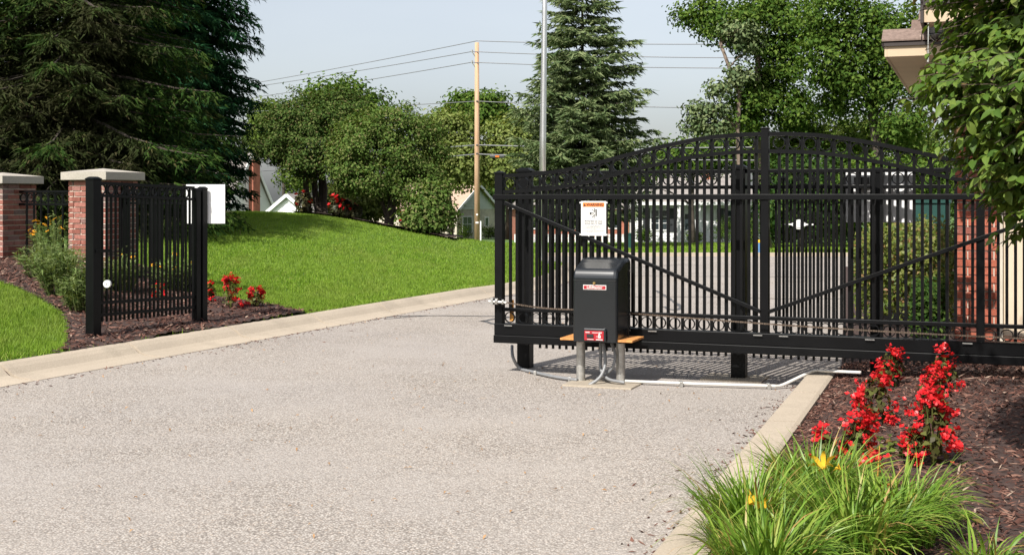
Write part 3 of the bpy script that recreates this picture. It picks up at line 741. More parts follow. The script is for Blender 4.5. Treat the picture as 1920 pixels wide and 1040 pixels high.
for i in range(len(xs)-1):
    for j in range(n):
        f.append((i*n+j, i*n+(j+1) % n, (i+1)*n+(j+1) % n, (i+1)*n+j))
f.append(tuple(range(n-1,-1,-1))); f.append(tuple(range((len(xs)-1)*n, len(xs)*n)))
mb.add(v, f)
cov = mb.build('cover', M['cover'], op)
mb = MB(); mb.box(-W_/2+0.004, W_/2-0.012, -D_/2-0.0022, -D_/2+0.001, 0.838, 0.8435); mb.build('seam', M['cover_dark'], cov)
mb = MB(); mb.tube([(-0.005,-D_/2+0.001,0.818),(-0.005,-D_/2-0.012,0.818)], 0.010, 10); mb.tube([(-0.005,-D_/2-0.012,0.818),(-0.005,-D_/2-0.016,0.812)], 0.006, 8); mb.build('lock', M['brass'], cov)
np_ = MB(); np_.box(-0.097,0.093,-D_/2-0.0045,-D_/2+0.001,0.766,0.804); pl = np_.build('name_plate', M['offwhite'], op, bevel=0.002)
mb = MB(); mb.box(-0.0915,0.0875,-D_/2-0.0056,-D_/2-0.0046,0.7715,0.7985); mb.build('name_panel', M['red'], pl)
text('LiftMaster', 0.0300, M['offwhite'], pl, (-0.002,-D_/2-0.0064,0.785), fr, bold=0.0005, sx=1.05)
hz = MB(); hp = [(-0.098,0.362),(0.098,0.362),(0.098,0.445),(0.086,0.466),(-0.086,0.466),(-0.098,0.445)]
hz.prism(hp, -D_/2-0.026, -D_/2+0.001); hs_ = hz.build('switch_housing', M['cover'], op, bevel=0.008)
yb = -D_/2-0.0265
mb = MB(); mb.box(-0.079,0.079,yb-0.002,yb-0.0005,0.372,0.447); pn = mb.build('switch_panel', M['red'], hs_, bevel=0.001)
mb = MB()
mb.box(-0.058,-0.004,yb-0.010,yb-0.0022,0.395,0.421); mb.build('rocker_switch', M['print_black'], hs_)
mb = MB(); mb.box(0.034,0.056,yb-0.004,yb-0.0022,0.393,0.412); mb.tube([(0.045,yb-0.003,0.412),(0.045,yb-0.003,0.426)],0.008,8); mb.build('reset_button', M['offwhite'], hs_)
for bx, bz, bw, bh in ((-0.068,0.434,0.030,0.009),(-0.014,0.433,0.045,0.006),(0.038,0.434,0.026,0.009),(-0.056,0.380,0.048,0.006),(0.018,0.379,0.054,0.009),(0.018,0.403,0.008,0.004)):
    mb = MB(); x = bx
    while x < bx+bw: mb.box(x, x+0.005, yb-0.0032, yb-0.0021, bz-bh/2, bz+bh/2); x += 0.0068
    mb.build('legend', M['offwhite'], hs_)
# side: recessed back plate flange with bolts, raised panel line
mb = MB(); mb.box(W_/2-0.001,W_/2+0.006,D_/2-0.085,D_/2-0.070,zb+0.01,0.90); mb.build('back_flange', M['cover'], op)
for z in (0.42,0.55,0.68,0.80,0.90):
    mb = MB(); mb.tube([(W_/2-0.002,D_/2-0.045,z),(W_/2+0.006,D_/2-0.045,z)],0.006,6); mb.build('bolt', M['galv'], op)
mb = MB(); mb.box(-W_/2-0.115,W_/2+0.115,-D_/2+0.02,D_/2-0.03,zb+0.004,zb+0.020); mb.build('board', M['cedar'], op, bevel=0.002)
for px, by in ((1089,716.5),(1163.5,720)):
    t = (px-HX)/FPX; Yp = 1.5*FPX/(by-HY)+0.04; l = (Vector((t*Yp, Yp, 0))-op.location); l.rotate(Matrix.Rotation(-GA, 3, 'Z'))
    mb = MB(); mb.tube([(l.x,l.y,0),(l.x,l.y,zb-0.031)], 0.036, 18); mb.build('post', M['galv'], op, smooth=False)
pad = MB(); pad.box(-0.285,0.285,-0.20,0.20,-0.05,0.012); pdo = pad.build('concrete_pad', M['pad'], op, bevel=0.006); pdo.location = (0.015,-0.02,0)
for i, pts in enumerate(([(0.0,0.02,zb-0.03),(0.02,0.0,0.25),(0.03,-0.03,0.15),(0.0,-0.08,0.06),(-0.08,-0.12,0.0)],
                         [(0.06,0.05,zb-0.03),(0.10,0.02,0.24),(0.09,0.0,0.15),(0.03,0.02,0.08),(-0.06,0.06,0.03)],
                         [(-0.03,0.05,zb-0.03),(-0.03,0.05,0.22),(-0.02,0.02,0.12),(0.05,-0.03,0.05),(0.16,-0.06,0.035),(0.2,-0.06,0.03)])):
    P = dense3 = []
    pts = [Vector(p) for p in pts]
    for j in range(len(pts)-1):
        p0 = pts[max(j-1,0)]; p1 = pts[j]; p2 = pts[j+1]; p3 = pts[min(j+2,len(pts)-1)]
        for u in range(6):
            t = u/6; P.append(0.5*((2*p1)+(p2-p0)*t+(2*p0-5*p1+4*p2-p3)*t*t+(-p0+3*p1-3*p2+p3)*t**3))
    P.append(pts[-1])
    mb = MB(); mb.tube(P, 0.0135, 8); mb.build('cable_loop', M['conduit'], op, smooth=True)

def spline(pts, k=6):
    pts = [Vector(p) for p in pts]; P = []
    for j in range(len(pts)-1):
        p0 = pts[max(j-1,0)]; p1 = pts[j]; p2 = pts[j+1]; p3 = pts[min(j+2,len(pts)-1)]
        for u in range(k):
            t = u/k; P.append(0.5*((2*p1)+(p2-p0)*t+(2*p0-5*p1+4*p2-p3)*t*t+(-p0+3*p1-3*p2+p3)*t**3))
    return P+[pts[-1]]
def gr_pt(px, py, z=0.02):
    Y = (EYE-z)*FPX/(py-HY); return Vector(((px-HX)/FPX*Y, Y, z))
# grey cable curling from the first fence post to the motor pad
p1 = gw(f_posts[0][0]-0.10, OFF-0.06, 0.2)
cc = thing('flexible_conduit', 'grey flexible cable curling along the asphalt from gate post to motor pad', 'cable', (0,0,0))
mb = MB(); mb.tube(spline([V(960,648,11.1), V(962,670,11.0), gr_pt(975,690,0.02), gr_pt(1000,697,0.02), gr_pt(1040,706,0.02), gr_pt(1082,712,0.02)]), 0.0135, 8)
mb.build('hose', M['conduit'], cc, smooth=True)
for px, py in ((1003,698.5),(1068,709.5)):
    q = gr_pt(px, py, 0.02); mb = MB(); mb.box(q.x-0.012,q.x+0.012,q.y-0.03,q.y+0.03,0.0,0.038); mb.build('clamp', M['galv'], cc, bevel=0.004)
pv = thing('pvc_conduit', 'white plastic conduit pipe running along the asphalt and up over the kerb', 'pipe', (0,0,0))
pts = [gr_pt(1172,714,0.025), gr_pt(1300,719,0.025), gr_pt(1452,723.5,0.025), gr_pt(1468,721,0.03)]+[V(1522,696,10.07), V(1540,694.5,10.04), V(1614,698,9.78)]
P = [pts[0],pts[1]]+spline(pts[2:6],4)+[pts[6]]
mb = MB(); mb.tube(P, 0.0125, 10); mb.build('pipe', M['pvc'], pv, smooth=True)
for px, py in ((1277,718.5),(1441,723)):
    q = gr_pt(px, py, 0.025); mb = MB(); mb.box(q.x-0.012,q.x+0.012,q.y-0.035,q.y+0.035,0.0,0.045); mb.build('clamp', M['galv'], pv, bevel=0.004)

# ------------------------------------------------------------------ receiver panel on the left
def base_at(px, py):
    x, y = gp(px, py); return Vector((x, y, zt1(x, y)+0.02))
PN = Vector((-4.055, 12.4, 0.10)); PF = Vector((-3.345, 13.83, 0.12))
rc_ = thing('receiver_panel', 'short black steel gate receiver panel set in mulch beside the kerb', 'fence panel', PN, math.atan2((PF-PN).y, (PF-PN).x))
LP = (PF-PN).length
def rpost(s, wd_, z0_, z1_, capk):
    gbar('post', s-wd_/2, s+wd_/2, -wd_/2, wd_/2, z0_, z1_, rc_, bev=0.004)
    cp = MB(); h = wd_/2+0.004; q = wd_*0.28
    cp.box(s-h,s+h,-h,h,z1_,z1_+0.012); z1_ += 0.012
    cp.add([(s-h,-h,z1_),(s+h,-h,z1_),(s+h,h,z1_),(s-h,h,z1_),(s-q,-q,z1_+0.018),(s+q,-q,z1_+0.018),(s+q,q,z1_+0.018),(s-q,q,z1_+0.018)],
           [(0,1,5,4),(1,2,6,5),(2,3,7,6),(3,0,4,7),(4,5,6,7)]); cp.build('post_cap', M['black'], rc_)
rpost(0, 0.105, -0.06, 1.560, 1); rpost(LP, 0.078, -0.12, 1.475, 1); rpost(LP-0.10, 0.07, -0.05, 1.46, 1)
def rrail(z0_, z1_, ht, nm='rail'):
    mb = MB(); mb.bar((0.055,0,z0_),(LP-0.145,0,z1_),0.036,ht); mb.build(nm, M['black'], rc_)
zA, zB = 1.53, 1.49                                  # local heights of the top rail at both ends
rrail(zA, zB, 0.030); rrail(zA-0.122, zB-0.122, 0.026); rrail(0.365, 0.325, 0.030); rrail(0.245, 0.215, 0.030)
n_ = 23
for i in range(1, n_):
    s = 0.055+(LP-0.2)*i/n_; u = i/n_; top = zA+(zB-zA)*u-(0.0 if i % 2 == 0 else 0.122); b0 = 0.175+(0.15-0.175)*u
    put(UNIT, 'picket', rc_, (s, 0, b0), scale=(0.018,0.018,top-b0))
for i in range(n_//2):
    u = (2*i+1)/n_; put(RING, 'ring', rc_, (0.055+(LP-0.2)*u, 0, zA+(zB-zA)*u-0.061), scale=(1.0,1,1.0))
mb = MB(); mb.box(-0.02,0.16,-0.065,-0.053,0.855,0.885); mb.build('latch_bar', M['black'], rc_)
rr2 = thing('safety_reflector', 'small white disc reflector on the low left of the receiver panel', 'reflector', V(200.5,532,12.2), R(-10))
mb = MB(); mb.tube([(0,0.02,0),(0,-0.006,0)], 0.036, 22); mb.build('disc', M['reflector'], rr2)
mb = MB(); mb.tube([(0,-0.006,0),(0,-0.012,0)], 0.006, 10); mb.build('screw', M['galv'], rr2)
q = V(386,382.5,14.0)
wb2 = thing('sign_board', 'small blank white board mounted behind the far post of receiver panel', 'sign', V(386,419,13.885), R(0))
mb = MB(); mb.box(-37/2400*13.885,36/2400*13.885,-0.003,0.003,0,73/2400*13.885); mb.build('board', M['white'], wb2, bevel=0.001)
mb = MB(); mb.box(-0.08,0.04,0.0035,0.03,0.20,0.24); mb.build('mounting_bar', M['black'], wb2)

# ------------------------------------------------------------------ brick pillars and iron fences between them
UA = math.atan2(0.913, 0.407)                         # drive direction
uD = Vector((0.407,0.913,0)); wD = Vector((-0.913,0.407,0))
bm_ = MB(); bm_.box(-0.5,0.5,-0.5,0.5,-0.5,0.5); BR = bm_.mesh('brick'); BR.materials.append(M['brick'])
BR2 = bm_.mesh('brick'); BR2.materials.append(M['brick_red'])
def pillar(label, ctr, z0_, z1_, side=0.60, capw=0.73):
    t = thing('brick_pillar', label, 'pillar', (ctr[0],ctr[1],z0_), UA, 'brick entrance pillars')
    H = z1_-z0_; h = side/2
    mb = MB(); mb.box(-h+0.012,h-0.012,-h+0.012,h-0.012,-0.25,H); mb.build('mortar_core', M['mortar'], t)
    ch = 0.0677; nrow = int(H/ch); bh = ch-0.014
    rr = random.Random(hash(label) % 1000)
    for r in range(nrow):
        z = H-ch*(r+0.5)
        for face in range(4):
            # each face carries its own run, starting on a header at alternate corners
            x = -h; L = [0.20,0.20,0.20] if r % 2 else [0.095,0.20,0.20,0.105]
            for l in L:
                a, b = x+0.0065, x+l-0.0065; x += l
                if r % 2 == 0 and False: continue
                cx = (a+b)/2; j = rr.uniform(-0.003,0.004)
                d = 0.055
                yc = -h+d/2-j
                cxx = max(-h+0.001+(b-a)/2, min(h-0.001-(b-a)/2, cx))
                # keep the corner free on alternate faces so runs butt, not overlap
                lo = a; hi = b
                if face % 2 == 1:
                    lo = max(lo, -h+d+0.006); hi = min(hi, h-d-0.006)
                    if hi-lo < 0.02: continue
                c2 = (lo+hi)/2
                o = put(BR, 'brick', t, scale=(hi-lo, d, bh))
                ang = face*math.pi/2
                o.location = (c2*math.cos(ang)-yc*math.sin(ang), c2*math.sin(ang)+yc*math.cos(ang), z); o.rotation_euler = (0,0,ang+rr.uniform(-0.006,0.006))
    q = capw/2; mb = MB(); mb.box(-q,q,-q,q,H+0.004,H+0.104)
    mb.add([(-q,-q,H+0.104),(q,-q,H+0.104),(q,q,H+0.104),(-q,q,H+0.104),(0,0,H+0.155)],[(0,1,4),(1,2,4),(2,3,4),(3,0,4)])
    mb.build('cap', M['cap'], t, bevel=0.006)
    return t
cA = Vector((-6.61,16.6,0))+(uD+wD)*0.365; cB = Vector((-5.03,15.85,0))+(uD+wD)*0.365
pillar('brick pillar with stone cap, cut off by the left edge of the picture', cA, 0.63, 1.662)
pillar('brick pillar with stone cap directly behind the black receiver panel', cB, 0.42, 1.700)
def iron_fence(label, a, b, ztop, zbot, spc, posts=()):
    a = Vector(a); b = Vector(b); d = b-a; L = d.length
    t = thing('iron_fence', label, 'fence', (a.x,a.y,0), math.atan2(d.y,d.x), 'low iron fences beside the pillars')
    for z in (ztop, ztop-0.165, zbot):
        gbar('rail', 0, L, -0.018, 0.018, z-0.015, z+0.015, t)
    n = max(2, int(L/spc)); dd = L/n; rs = min(dd*0.92, 0.13)/0.098
    for i in range(1, n): put(UNIT, 'picket', t, (dd*i, 0, zbot-0.08), scale=(0.02,0.02,ztop-zbot+0.08))
    for i in range(n): put(RING, 'ring', t, (dd*(i+0.5), 0, ztop-0.0825), scale=(rs,1,rs))
    for s in posts: gbar('post', s-0.035, s+0.035, -0.035, 0.035, zbot-0.4, ztop+0.05, t)
    return t
fa = cB+wD*0.30; fb = cA-wD*0.30
iron_fence('low black iron fence with ring frieze between the two brick pillars', (fb.x,fb.y,0), (fa.x,fa.y,0), 1.56, 0.78, 0.118)
fc = cB-wD*0.30; fd = fc-wD*1.20
iron_fence('black iron fence seen through the bars of the receiver panel', (fc.x,fc.y,0), (fd.x,fd.y,0), 1.58, 0.40, 0.118, posts=(0.05,0.5,1.16))

# ------------------------------------------------------------------ foliage builders
def crown_points(blobs, n, clump_n, clump_r, shell=0.62):
    wts = np.array([b[3]*b[4]+b[4]*b[5]+b[3]*b[5] for b in blobs]); wts = wts/wts.sum()
    Cp = []; Cn = []
    for b, w_ in zip(blobs, wts):
        m = max(3, int(clump_n*w_)); d = rng.normal(size=(m,3)); d /= np.linalg.norm(d, axis=1)[:,None]
        rad = shell+(1-shell)*rng.uniform(0,1,m)**0.6
        Cp.append(np.array(b[:3])+d*rad[:,None]*np.array(b[3:6])); Cn.append(d)
    Cp = np.concatenate(Cp); Cn = np.concatenate(Cn)
    j = rng.integers(0, len(Cp), n); off = rng.normal(size=(n,3))*clump_r*np.array([1,1,0.6])
    P = Cp[j]+off; Nn = Cn[j]*0.5+off/clump_r*0.35+np.array([0,0,0.55])+rng.normal(size=(n,3))*0.45
    return P, Nn, Cp
def branchy(mb, a, b, r0, r1, n=6, wob=0.12, seg=6):
    a = Vector(a); b = Vector(b); L = (b-a).length; pts = []; o = Vector((0,0,0))
    for i in range(seg+1):
        t = i/seg
        if 0 < i < seg: o += Vector((random.gauss(0,1),random.gauss(0,1),random.gauss(0,0.5)))*L*wob/seg
        p = a.lerp(b, t)+o*min(1, (1-t)*3)+Vector((0,0,0.10*L*math.sin(math.pi*t)))
        pts.append(p)
    mb.tube(pts, [r0+(r1-r0)*i/seg for i in range(seg+1)], n); return pts
def tree(name, label, cat, base, blobs, nleaf, leaf, mat_, trunk_top, tr, stems=1, limbs=14, clumps=160, clump_r=0.35, shell=0.62, bark=None, group=None, asp=0.55):
    base = Vector(base); t = thing(name, label, cat, base, 0, group)
    bl = [(b[0]-base.x, b[1]-base.y, b[2]-base.z, b[3], b[4], b[5]) for b in blobs]
    P, Nn, Cp = crown_points(bl, nleaf, clumps, clump_r, shell)
    ok = P[:,2] > 0.05; P = P[ok]; Nn = Nn[ok]
    o = bigmesh('crown', leaf_quads(P, Nn, leaf, asp), quads(len(P)), mat_, t)
    bk = bark or M['bark']; tt = Vector(trunk_top)-base
    for s in range(stems):
        mb = MB(); q = Vector((0,0,0)) if stems == 1 else Vector((random.uniform(-1,1),random.uniform(-1,1),0))*tr*2.2
        e = tt if stems == 1 else tt+Vector((random.uniform(-1,1),random.uniform(-1,1),random.uniform(-0.25,0.3)))*tt.length*0.42
        pts = branchy(mb, q-Vector((0,0,0.15)), e, tr, tr*0.45, 8, 0.10)
        tk = mb.build('trunk', bk, t, smooth=True)
        for i in range(max(1, limbs//stems)):
            c = Vector(Cp[random.randrange(len(Cp))]); st_ = min(pts[2:], key=lambda p: (p-c).length+0.6*abs(p.z-c.z+0.4*(p-c).length))
            lb = MB(); branchy(lb, st_, st_.lerp(c, 0.95), tr*0.30, tr*0.06, 5, 0.15); lb.build('limb', bk, tk, smooth=True)
    return t
def conifer(name, label, base, H, rad, mat_, whorl=0.42, nb=9, droop=0.25, z_low=0.4, sl=0.20, sw_=0.022, dens=1.0, trunk=0.22, profile=None, hang=0.3, top_skip=None, cat='tree', bark=None, group=None, zmax=1e9, rise=0.0):
    base = Vector(base); t = thing(name, label, cat, base, 0, group)
    mb = MB(); mb.tube([(0,0,-0.2),(0.05,0,H*0.3),(0,0.05,H*0.65),(0,0,H*0.97)], [trunk,trunk*0.8,trunk*0.45,0.03], 8); tk = mb.build('trunk', bark or M['bark'], t, smooth=True)
    S = []; D = []; Lg = []; br = MB(); z = z_low
    while z < min(H*0.985, zmax):
        u = z/H; r = rad*(profile(u) if profile else (1-u)**0.85)
        k = max(4, int(nb*(0.6+0.4*(1-u))))
        a0 = random.uniform(0, 6.28)
        for j in range(k):
            az = a0+2*math.pi*j/k+random.uniform(-0.35,0.35); L = r*random.uniform(0.72,1.12)+0.12
            zz = z+random.uniform(-0.5,0.5)*whorl
            up = rise*L+random.uniform(-0.05,0.08)*L
            n = max(5, int(L/0.16*dens)); tt_ = np.linspace(0.12, 1, n)
            ca, sa = math.cos(az), math.sin(az)
            bx = ca*tt_*L; by = sa*tt_*L; bz = zz+up*tt_-droop*L*tt_**1.6+0.10*L*np.maximum(0, tt_-0.7)*2
            br.tube([(bx[i],by[i],bz[i]) for i in (0, n//3, 2*n//3, n-1)], [0.012*L+0.008,0.008*L+0.005,0.005*L+0.004,0.004], 4, cap=False)
            for side in (-1, 1, 0):
                ang = az+side*random.uniform(0.7,1.1) if side else az
                tl = (0.42*L*(1-0.75*tt_)+0.10)*rng.uniform(0.6,1.2,n) if side else np.full(n, 0.16)
                st_ = np.stack([bx,by,bz],1); dd = np.stack([np.cos(ang+rng.normal(0,0.2,n)), np.sin(ang+rng.normal(0,0.2,n)), -hang*rng.uniform(0.2,1.4,n)],1)
                S.append(st_); D.append(dd); Lg.append(tl)
        z += whorl
    S = np.concatenate(S); D = np.concatenate(D); Lg = np.concatenate(Lg); D /= np.linalg.norm(D,axis=1)[:,None]
    m = np.maximum(2, (Lg/0.055*dens).astype(int)); idx = np.repeat(np.arange(len(S)), m); f_ = rng.uniform(0,1,len(idx))
    P = S[idx]+D[idx]*(Lg[idx]*f_)[:,None]+rng.normal(size=(len(idx),3))*0.02
    side = np.cross(D[idx], np.array([0,0,1.0])); side *= np.sign(rng.uniform(-1,1,len(idx)))[:,None]
    dr = D[idx]*0.75+side*rng.uniform(0.1,0.8,len(idx))[:,None]+rng.normal(size=(len(idx),3))*0.22-np.array([0,0,0.12])
    dr /= np.linalg.norm(dr,axis=1)[:,None]
    bb = np.cross(dr, rng.normal(size=dr.shape)); bb /= np.maximum(np.linalg.norm(bb,axis=1),1e-6)[:,None]
    ln = sl*rng.uniform(0.55,1.25,len(idx))[:,None]
    v = np.stack([P-bb*sw_, P+bb*sw_, P+dr*ln], 1)
    bigmesh('crown', v.reshape(-1,3), np.arange(3*len(idx)).reshape(-1,3), mat_, t)
    br.build('branches', M['bark'] if bark is None else bark, t)['kind'] = 'stuff'
    return t, len(idx)

# ------------------------------------------------------------------ trees on the left
def gz0(x, y): return zt1(x, y)
def gb(px, Y):                                       # base of a plant on the lawn bank
    x = (px-HX)/FPX*Y; return Vector((x, Y, zt1(x, Y)))
def gbr(px, Y): return Vector(((px-HX)/FPX*Y, Y, float(zr(Y))))
sprof = lambda u: (1-u)**0.8*(0.82+0.18*min(1, u/0.12))
cn = 0
t_, c_ = conifer('spruce_tree', 'huge dark spruce behind the brick pillars with bare drooping inner branches', gb(130,22.5), 9.2, 2.95, M['spruce'], 0.26, 12, 0.22, 0.25, 0.15, 0.017, 1.35, 0.24, lambda u: (1-u)**0.5*(0.82+0.18*min(1, u/0.12)), 0.75, zmax=6.4); cn += c_
t_, c_ = conifer('spruce_tree', 'dark spruce at the left edge behind the first brick pillar', gb(-90,23.5), 13, 3.1, M['spruce'], 0.30, 11, 0.22, 0.3, 0.16, 0.018, 1.15, 0.24, sprof, 0.75, zmax=6.6); cn += c_
t_, c_ = conifer('spruce_tree', 'blue green spruce with drooping tips hanging over the white house', gb(338,31.3), 11.5, 1.95, M['bluespruce'], 0.25, 12, 0.30, 0.55, 0.18, 0.022, 1.4, 0.24, lambda u: (1-u)**0.28*(0.74+0.26*min(1,u/0.3)), 0.9, zmax=7.0); cn += c_
t_, c_ = conifer('spruce_tree', 'dark green spruce filling the gap between the other spruces', gb(215,28.5), 9.6, 2.4, M['bluespruce'], 0.34, 10, 0.28, 0.4, 0.20, 0.026, 1.0, 0.24, lambda u: (1-u)**0.45, 0.6, zmax=7.4); cn += c_

# two round small trees on the crest bed
def ell(px, py, Y, rx, rz, ry=None):                 # crown ellipsoid from photo pixels
    x, y, z = V(px, py, Y); k = Y/FPX; return (x, y, z, rx*k, (ry if ry else rx)*k, rz*k)
tree('small_round_tree', 'taller round dark green small tree with several black stems on the lawn crest', 'tree', gb(597,30.3),
     [ell(590,262,30.3,88,72), ell(640,215,30.5,62,52), ell(535,255,30.3,56,60), ell(560,215,30.6,58,48), ell(600,300,30,70,42), ell(668,235,30.6,42,44), ell(520,275,30.2,30,30)],
     33000, 0.068, M['crab_dark'], V(600,300,30.3), 0.085, 5, 22, 430, 0.12, 0.58)
tree('small_round_tree', 'round olive green multi stemmed small tree right of the darker one', 'tree', gb(725,29.0),
     [ell(725,285,29,100,72), ell(680,270,29,62,58), ell(785,285,29.1,58,66), ell(745,240,29.1,72,46), ell(700,330,28.8,76,40), ell(775,345,28.8,60,38), ell(655,310,28.8,46,48)],
     40000, 0.068, M['crab'], V(728,330,29), 0.055, 9, 26, 480, 0.12, 0.58)
tree('shrub', 'leafy light green shrub at the right end of the crest bed', 'shrub', gb(805,28.0),
     [ell(805,400,28,34,34), ell(818,368,28.1,20,24), ell(785,412,27.9,22,16), ell(830,410,28,14,22)], 8000, 0.085, M['crab'], V(810,400,28), 0.035, 4, 8, 90, 0.15, 0.35)
tree('shrub', 'pale yellowish shrub behind the trunks of the round trees', 'shrub', (*V(655,470,33)[:2], 0.3),
     [ell(665,380,33,64,36), ell(625,375,34,34,30), ell(720,375,33,40,30)], 9000, 0.10, M['pale'], V(655,380,33), 0.04, 4, 8, 160, 0.18, 0.4)

# ------------------------------------------------------------------ background trees
def bgtree(name, label, px, Y, blobs, n, leaf, m, tr=0.16, clumps=180, cr=0.45, shell=0.5, limbs=10, bark=None, stems=1, ttop=None):
    b = gbr(px, Y); top = max(q[2] for q in blobs); cxm = sum(q[0] for q in blobs)/len(blobs)
    return tree(name, label, 'tree', b, blobs, n, leaf, m, ttop or (cxm, Y, top-0.2), tr, stems, limbs, clumps, cr, shell, bark, 'trees beyond the street')
bgtree('leafy_tree', 'bright green tree peeking out left of the round trees', 530, 112, [ell(500,215,112,34,30), ell(490,265,112,30,34), ell(520,255,113,40,40), ell(555,330,113,36,30)], 8000, 0.34, M['bright'])
bgtree('leafy_tree', 'tree with pointed tops rising behind the taller round tree', 640, 60, [ell(600,185,60,24,26), ell(650,175,60,30,20), ell(690,205,60,24,34), ell(640,230,60,50,40)], 7000, 0.22, M['oak'])
bgtree('leafy_tree', 'dark oak with a lumpy crown behind the wooden utility pole', 895, 110, [ell(872,195,110,26,22), ell(925,195,110,26,22), ell(895,215,110,40,28), ell(850,220,110,20,18), ell(955,225,110,24,20)], 9000, 0.36, M['oak'], 0.25, 150, 0.5)
bgtree('leafy_tree', 'pale green loose tree left of the wooden utility pole', 845, 90, [ell(845,255,90,36,50), ell(820,290,90,34,50), ell(860,310,89,40,40), ell(800,250,91,24,34)], 10000, 0.30, M['pale'], 0.2, 200, 0.5)
bgtree('leafy_tree', 'broad pale tree between the utility pole and the flagpole', 950, 92, [ell(945,265,92,40,44), ell(985,255,92,34,50), ell(925,310,91,44,42), ell(975,320,91,46,40), ell(1000,290,92,36,50)], 13000, 0.30, M['pale'], 0.2, 240, 0.5)
bgtree('leafy_tree', 'dark green tree standing behind the tan roofed house', 870, 112, [ell(850,330,112,50,40), ell(910,335,112,54,46), ell(800,340,113,40,40), ell(950,350,112,40,50)], 9000, 0.36, M['darkgreen'], 0.2, 200, 0.5)
# fir
b = gbr(1092, 62); H = 13.2
fprof = lambda u: (0.80 if u < 0.25 else 1.0)*max(0.06, min(1.0, 1.22*(1-u)**0.5))*(1-0.25*max(0, u-0.6))
t_, c_ = conifer('fir_tree', 'tall loose fir tree right of the silver flagpole', b, 14.6, 3.3, M['fir'], 0.42, 10, 0.12, 1.3, 0.36, 0.050, 0.80, 0.17, fprof, 0.35, zmax=13.8, bark=M['bark'], rise=0.10); cn += c_
# right deciduous giants
bgtree('leafy_tree', 'large maple at top right with its limb reaching left into the sky', 1440, 58,
       [ell(1320,25,57,48,30), ell(1365,45,57,50,40), ell(1420,30,58,56,46), ell(1480,50,58,60,60), ell(1440,110,58,50,40), ell(1420,180,58,46,44), ell(1470,160,58,50,50), ell(1395,215,57,50,36), ell(1500,215,58,50,36)],
       20000, 0.20, M['oak'], 0.22, 270, 0.34, 0.40, 22, M['bark_pine'])
bgtree('leafy_tree', 'dense dark tree with forked trunk left of the gatehouse roof', 1640, 54,
       [ell(1560,30,54,60,50), ell(1620,60,54,60,60), ell(1680,60,54,50,60), ell(1600,130,54,60,46), ell(1670,150,54,50,50), ell(1540,110,54,46,50), ell(1720,140,54,40,70), ell(1590,190,55,50,36), ell(1690,230,54,50,40)],
       22000, 0.19, M['oak'], 0.26, 300, 0.34, 0.40, 22, M['bark'])
bgtree('pine_tree', 'thin half bare pine with feathery limbs left of the big maple', 1400, 56,
       [ell(1325,205,56,36,14), ell(1350,170,56,26,16), ell(1310,235,56,26,14), ell(1385,140,56,24,20), ell(1340,240,56,30,14), ell(1390,70,56,36,30)], 4200, 0.20, M['fir'], 0.15, 150, 0.26, 0.3, 22, M['bark_pine'])
bgtree('leafy_tree', 'bright low tree above the right half of the gate arch', 1600, 60, [ell(1540,255,60,56,34), ell(1610,265,60,60,40), ell(1690,260,60,56,40), ell(1740,300,60,46,40), ell(1480,275,60,50,34)], 15000, 0.20, M['bright'], 0.15, 260, 0.36)
bgtree('leafy_tree', 'low green tree above the left half of the gate arch', 1300, 75, [ell(1250,300,75,46,26), ell(1310,295,75,50,34), ell(1370,280,75,50,40), ell(1430,290,75,40,36), ell(1180,325,75,50,26)], 11000, 0.26, M['oak'], 0.15, 220, 0.42)
bgtree('leafy_tree', 'light green tree low between fir and left brick house', 1090, 96, [ell(1030,345,96,50,34), ell(1100,340,96,50,34), ell(1160,345,96,40,30), ell(985,365,96,40,40)], 9000, 0.32, M['darkgreen'], 0.15, 200, 0.5)
bgtree('leafy_tree', 'dark green tree behind the bars right of the centre stile', 1500, 50, [ell(1470,380,50,44,50), ell(1520,370,50,50,60), ell(1570,385,50,44,56), ell(1480,330,50,50,40), ell(1560,330,50,60,36)], 12000, 0.18, M['darkgreen'], 0.15, 240, 0.34)
bgtree('leafy_tree', 'mid green tree behind the wide white board', 1680, 48, [ell(1640,340,48,60,44), ell(1710,340,48,60,50), ell(1760,350,48,50,60), ell(1680,400,48,70,50)], 12000, 0.17, M['oak'], 0.15, 240, 0.34)

# unseen wood added behind the viewer to darken gate and motor box reflections
n = 9000; a_ = rng.uniform(R(150), R(390), n); rd_ = rng.uniform(40, 56, n); h_ = 11*rng.uniform(0,1,n)**0.8*(0.75+0.25*np.sin(a_*9)*np.sin(a_*23+1))
stuff(bigmesh('added_woods', leaf_quads(np.stack([np.cos(a_)*rd_, np.sin(a_)*rd_-4, h_],1), rng.normal(size=(n,3)), 1.6, 0.7), quads(n), M['darkgreen']))
# hedges and shrubs beyond the gate
def hedge(label, corners, h, n, leaf, m, name='hedge', cat='hedge', zb_=None, group=None):
    P = np.array(corners); n2 = n*3
    X = rng.uniform(P[:,0].min(), P[:,0].max(), n2); Y = rng.uniform(P[:,1].min(), P[:,1].max(), n2); ok = inpoly(X, Y, corners); X = X[ok][:n]; Y = Y[ok][:n]
    zb0 = zr(Y) if zb_ is None else zb_
    top = h*(0.86+0.14*np.sin(X*3.1)*np.sin(Y*2.3))+0.05*rng.normal(size=len(X))
    Z = zb0+0.05+top*rng.uniform(0,1,len(X))**0.55
    o = bigmesh(name, leaf_quads(np.stack([X,Y,Z],1), np.stack([-0.3+0*X,-0.6+0*X,0.6+0*X],1)+rng.normal(size=(len(X),3))*0.55, leaf, 0.5), quads(len(X)), m)
    return tag(o, label, cat, group)
hedge('clipped yellow green hedge below the wide white board behind the fence', [at(1592,14.2,0)[:2], at(1795,13.0,0)[:2], at(1795,14.3,0)[:2], at(1630,16.5,0)[:2]], 1.14, 12000, 0.055, M['hedge'], zb_=0.05)
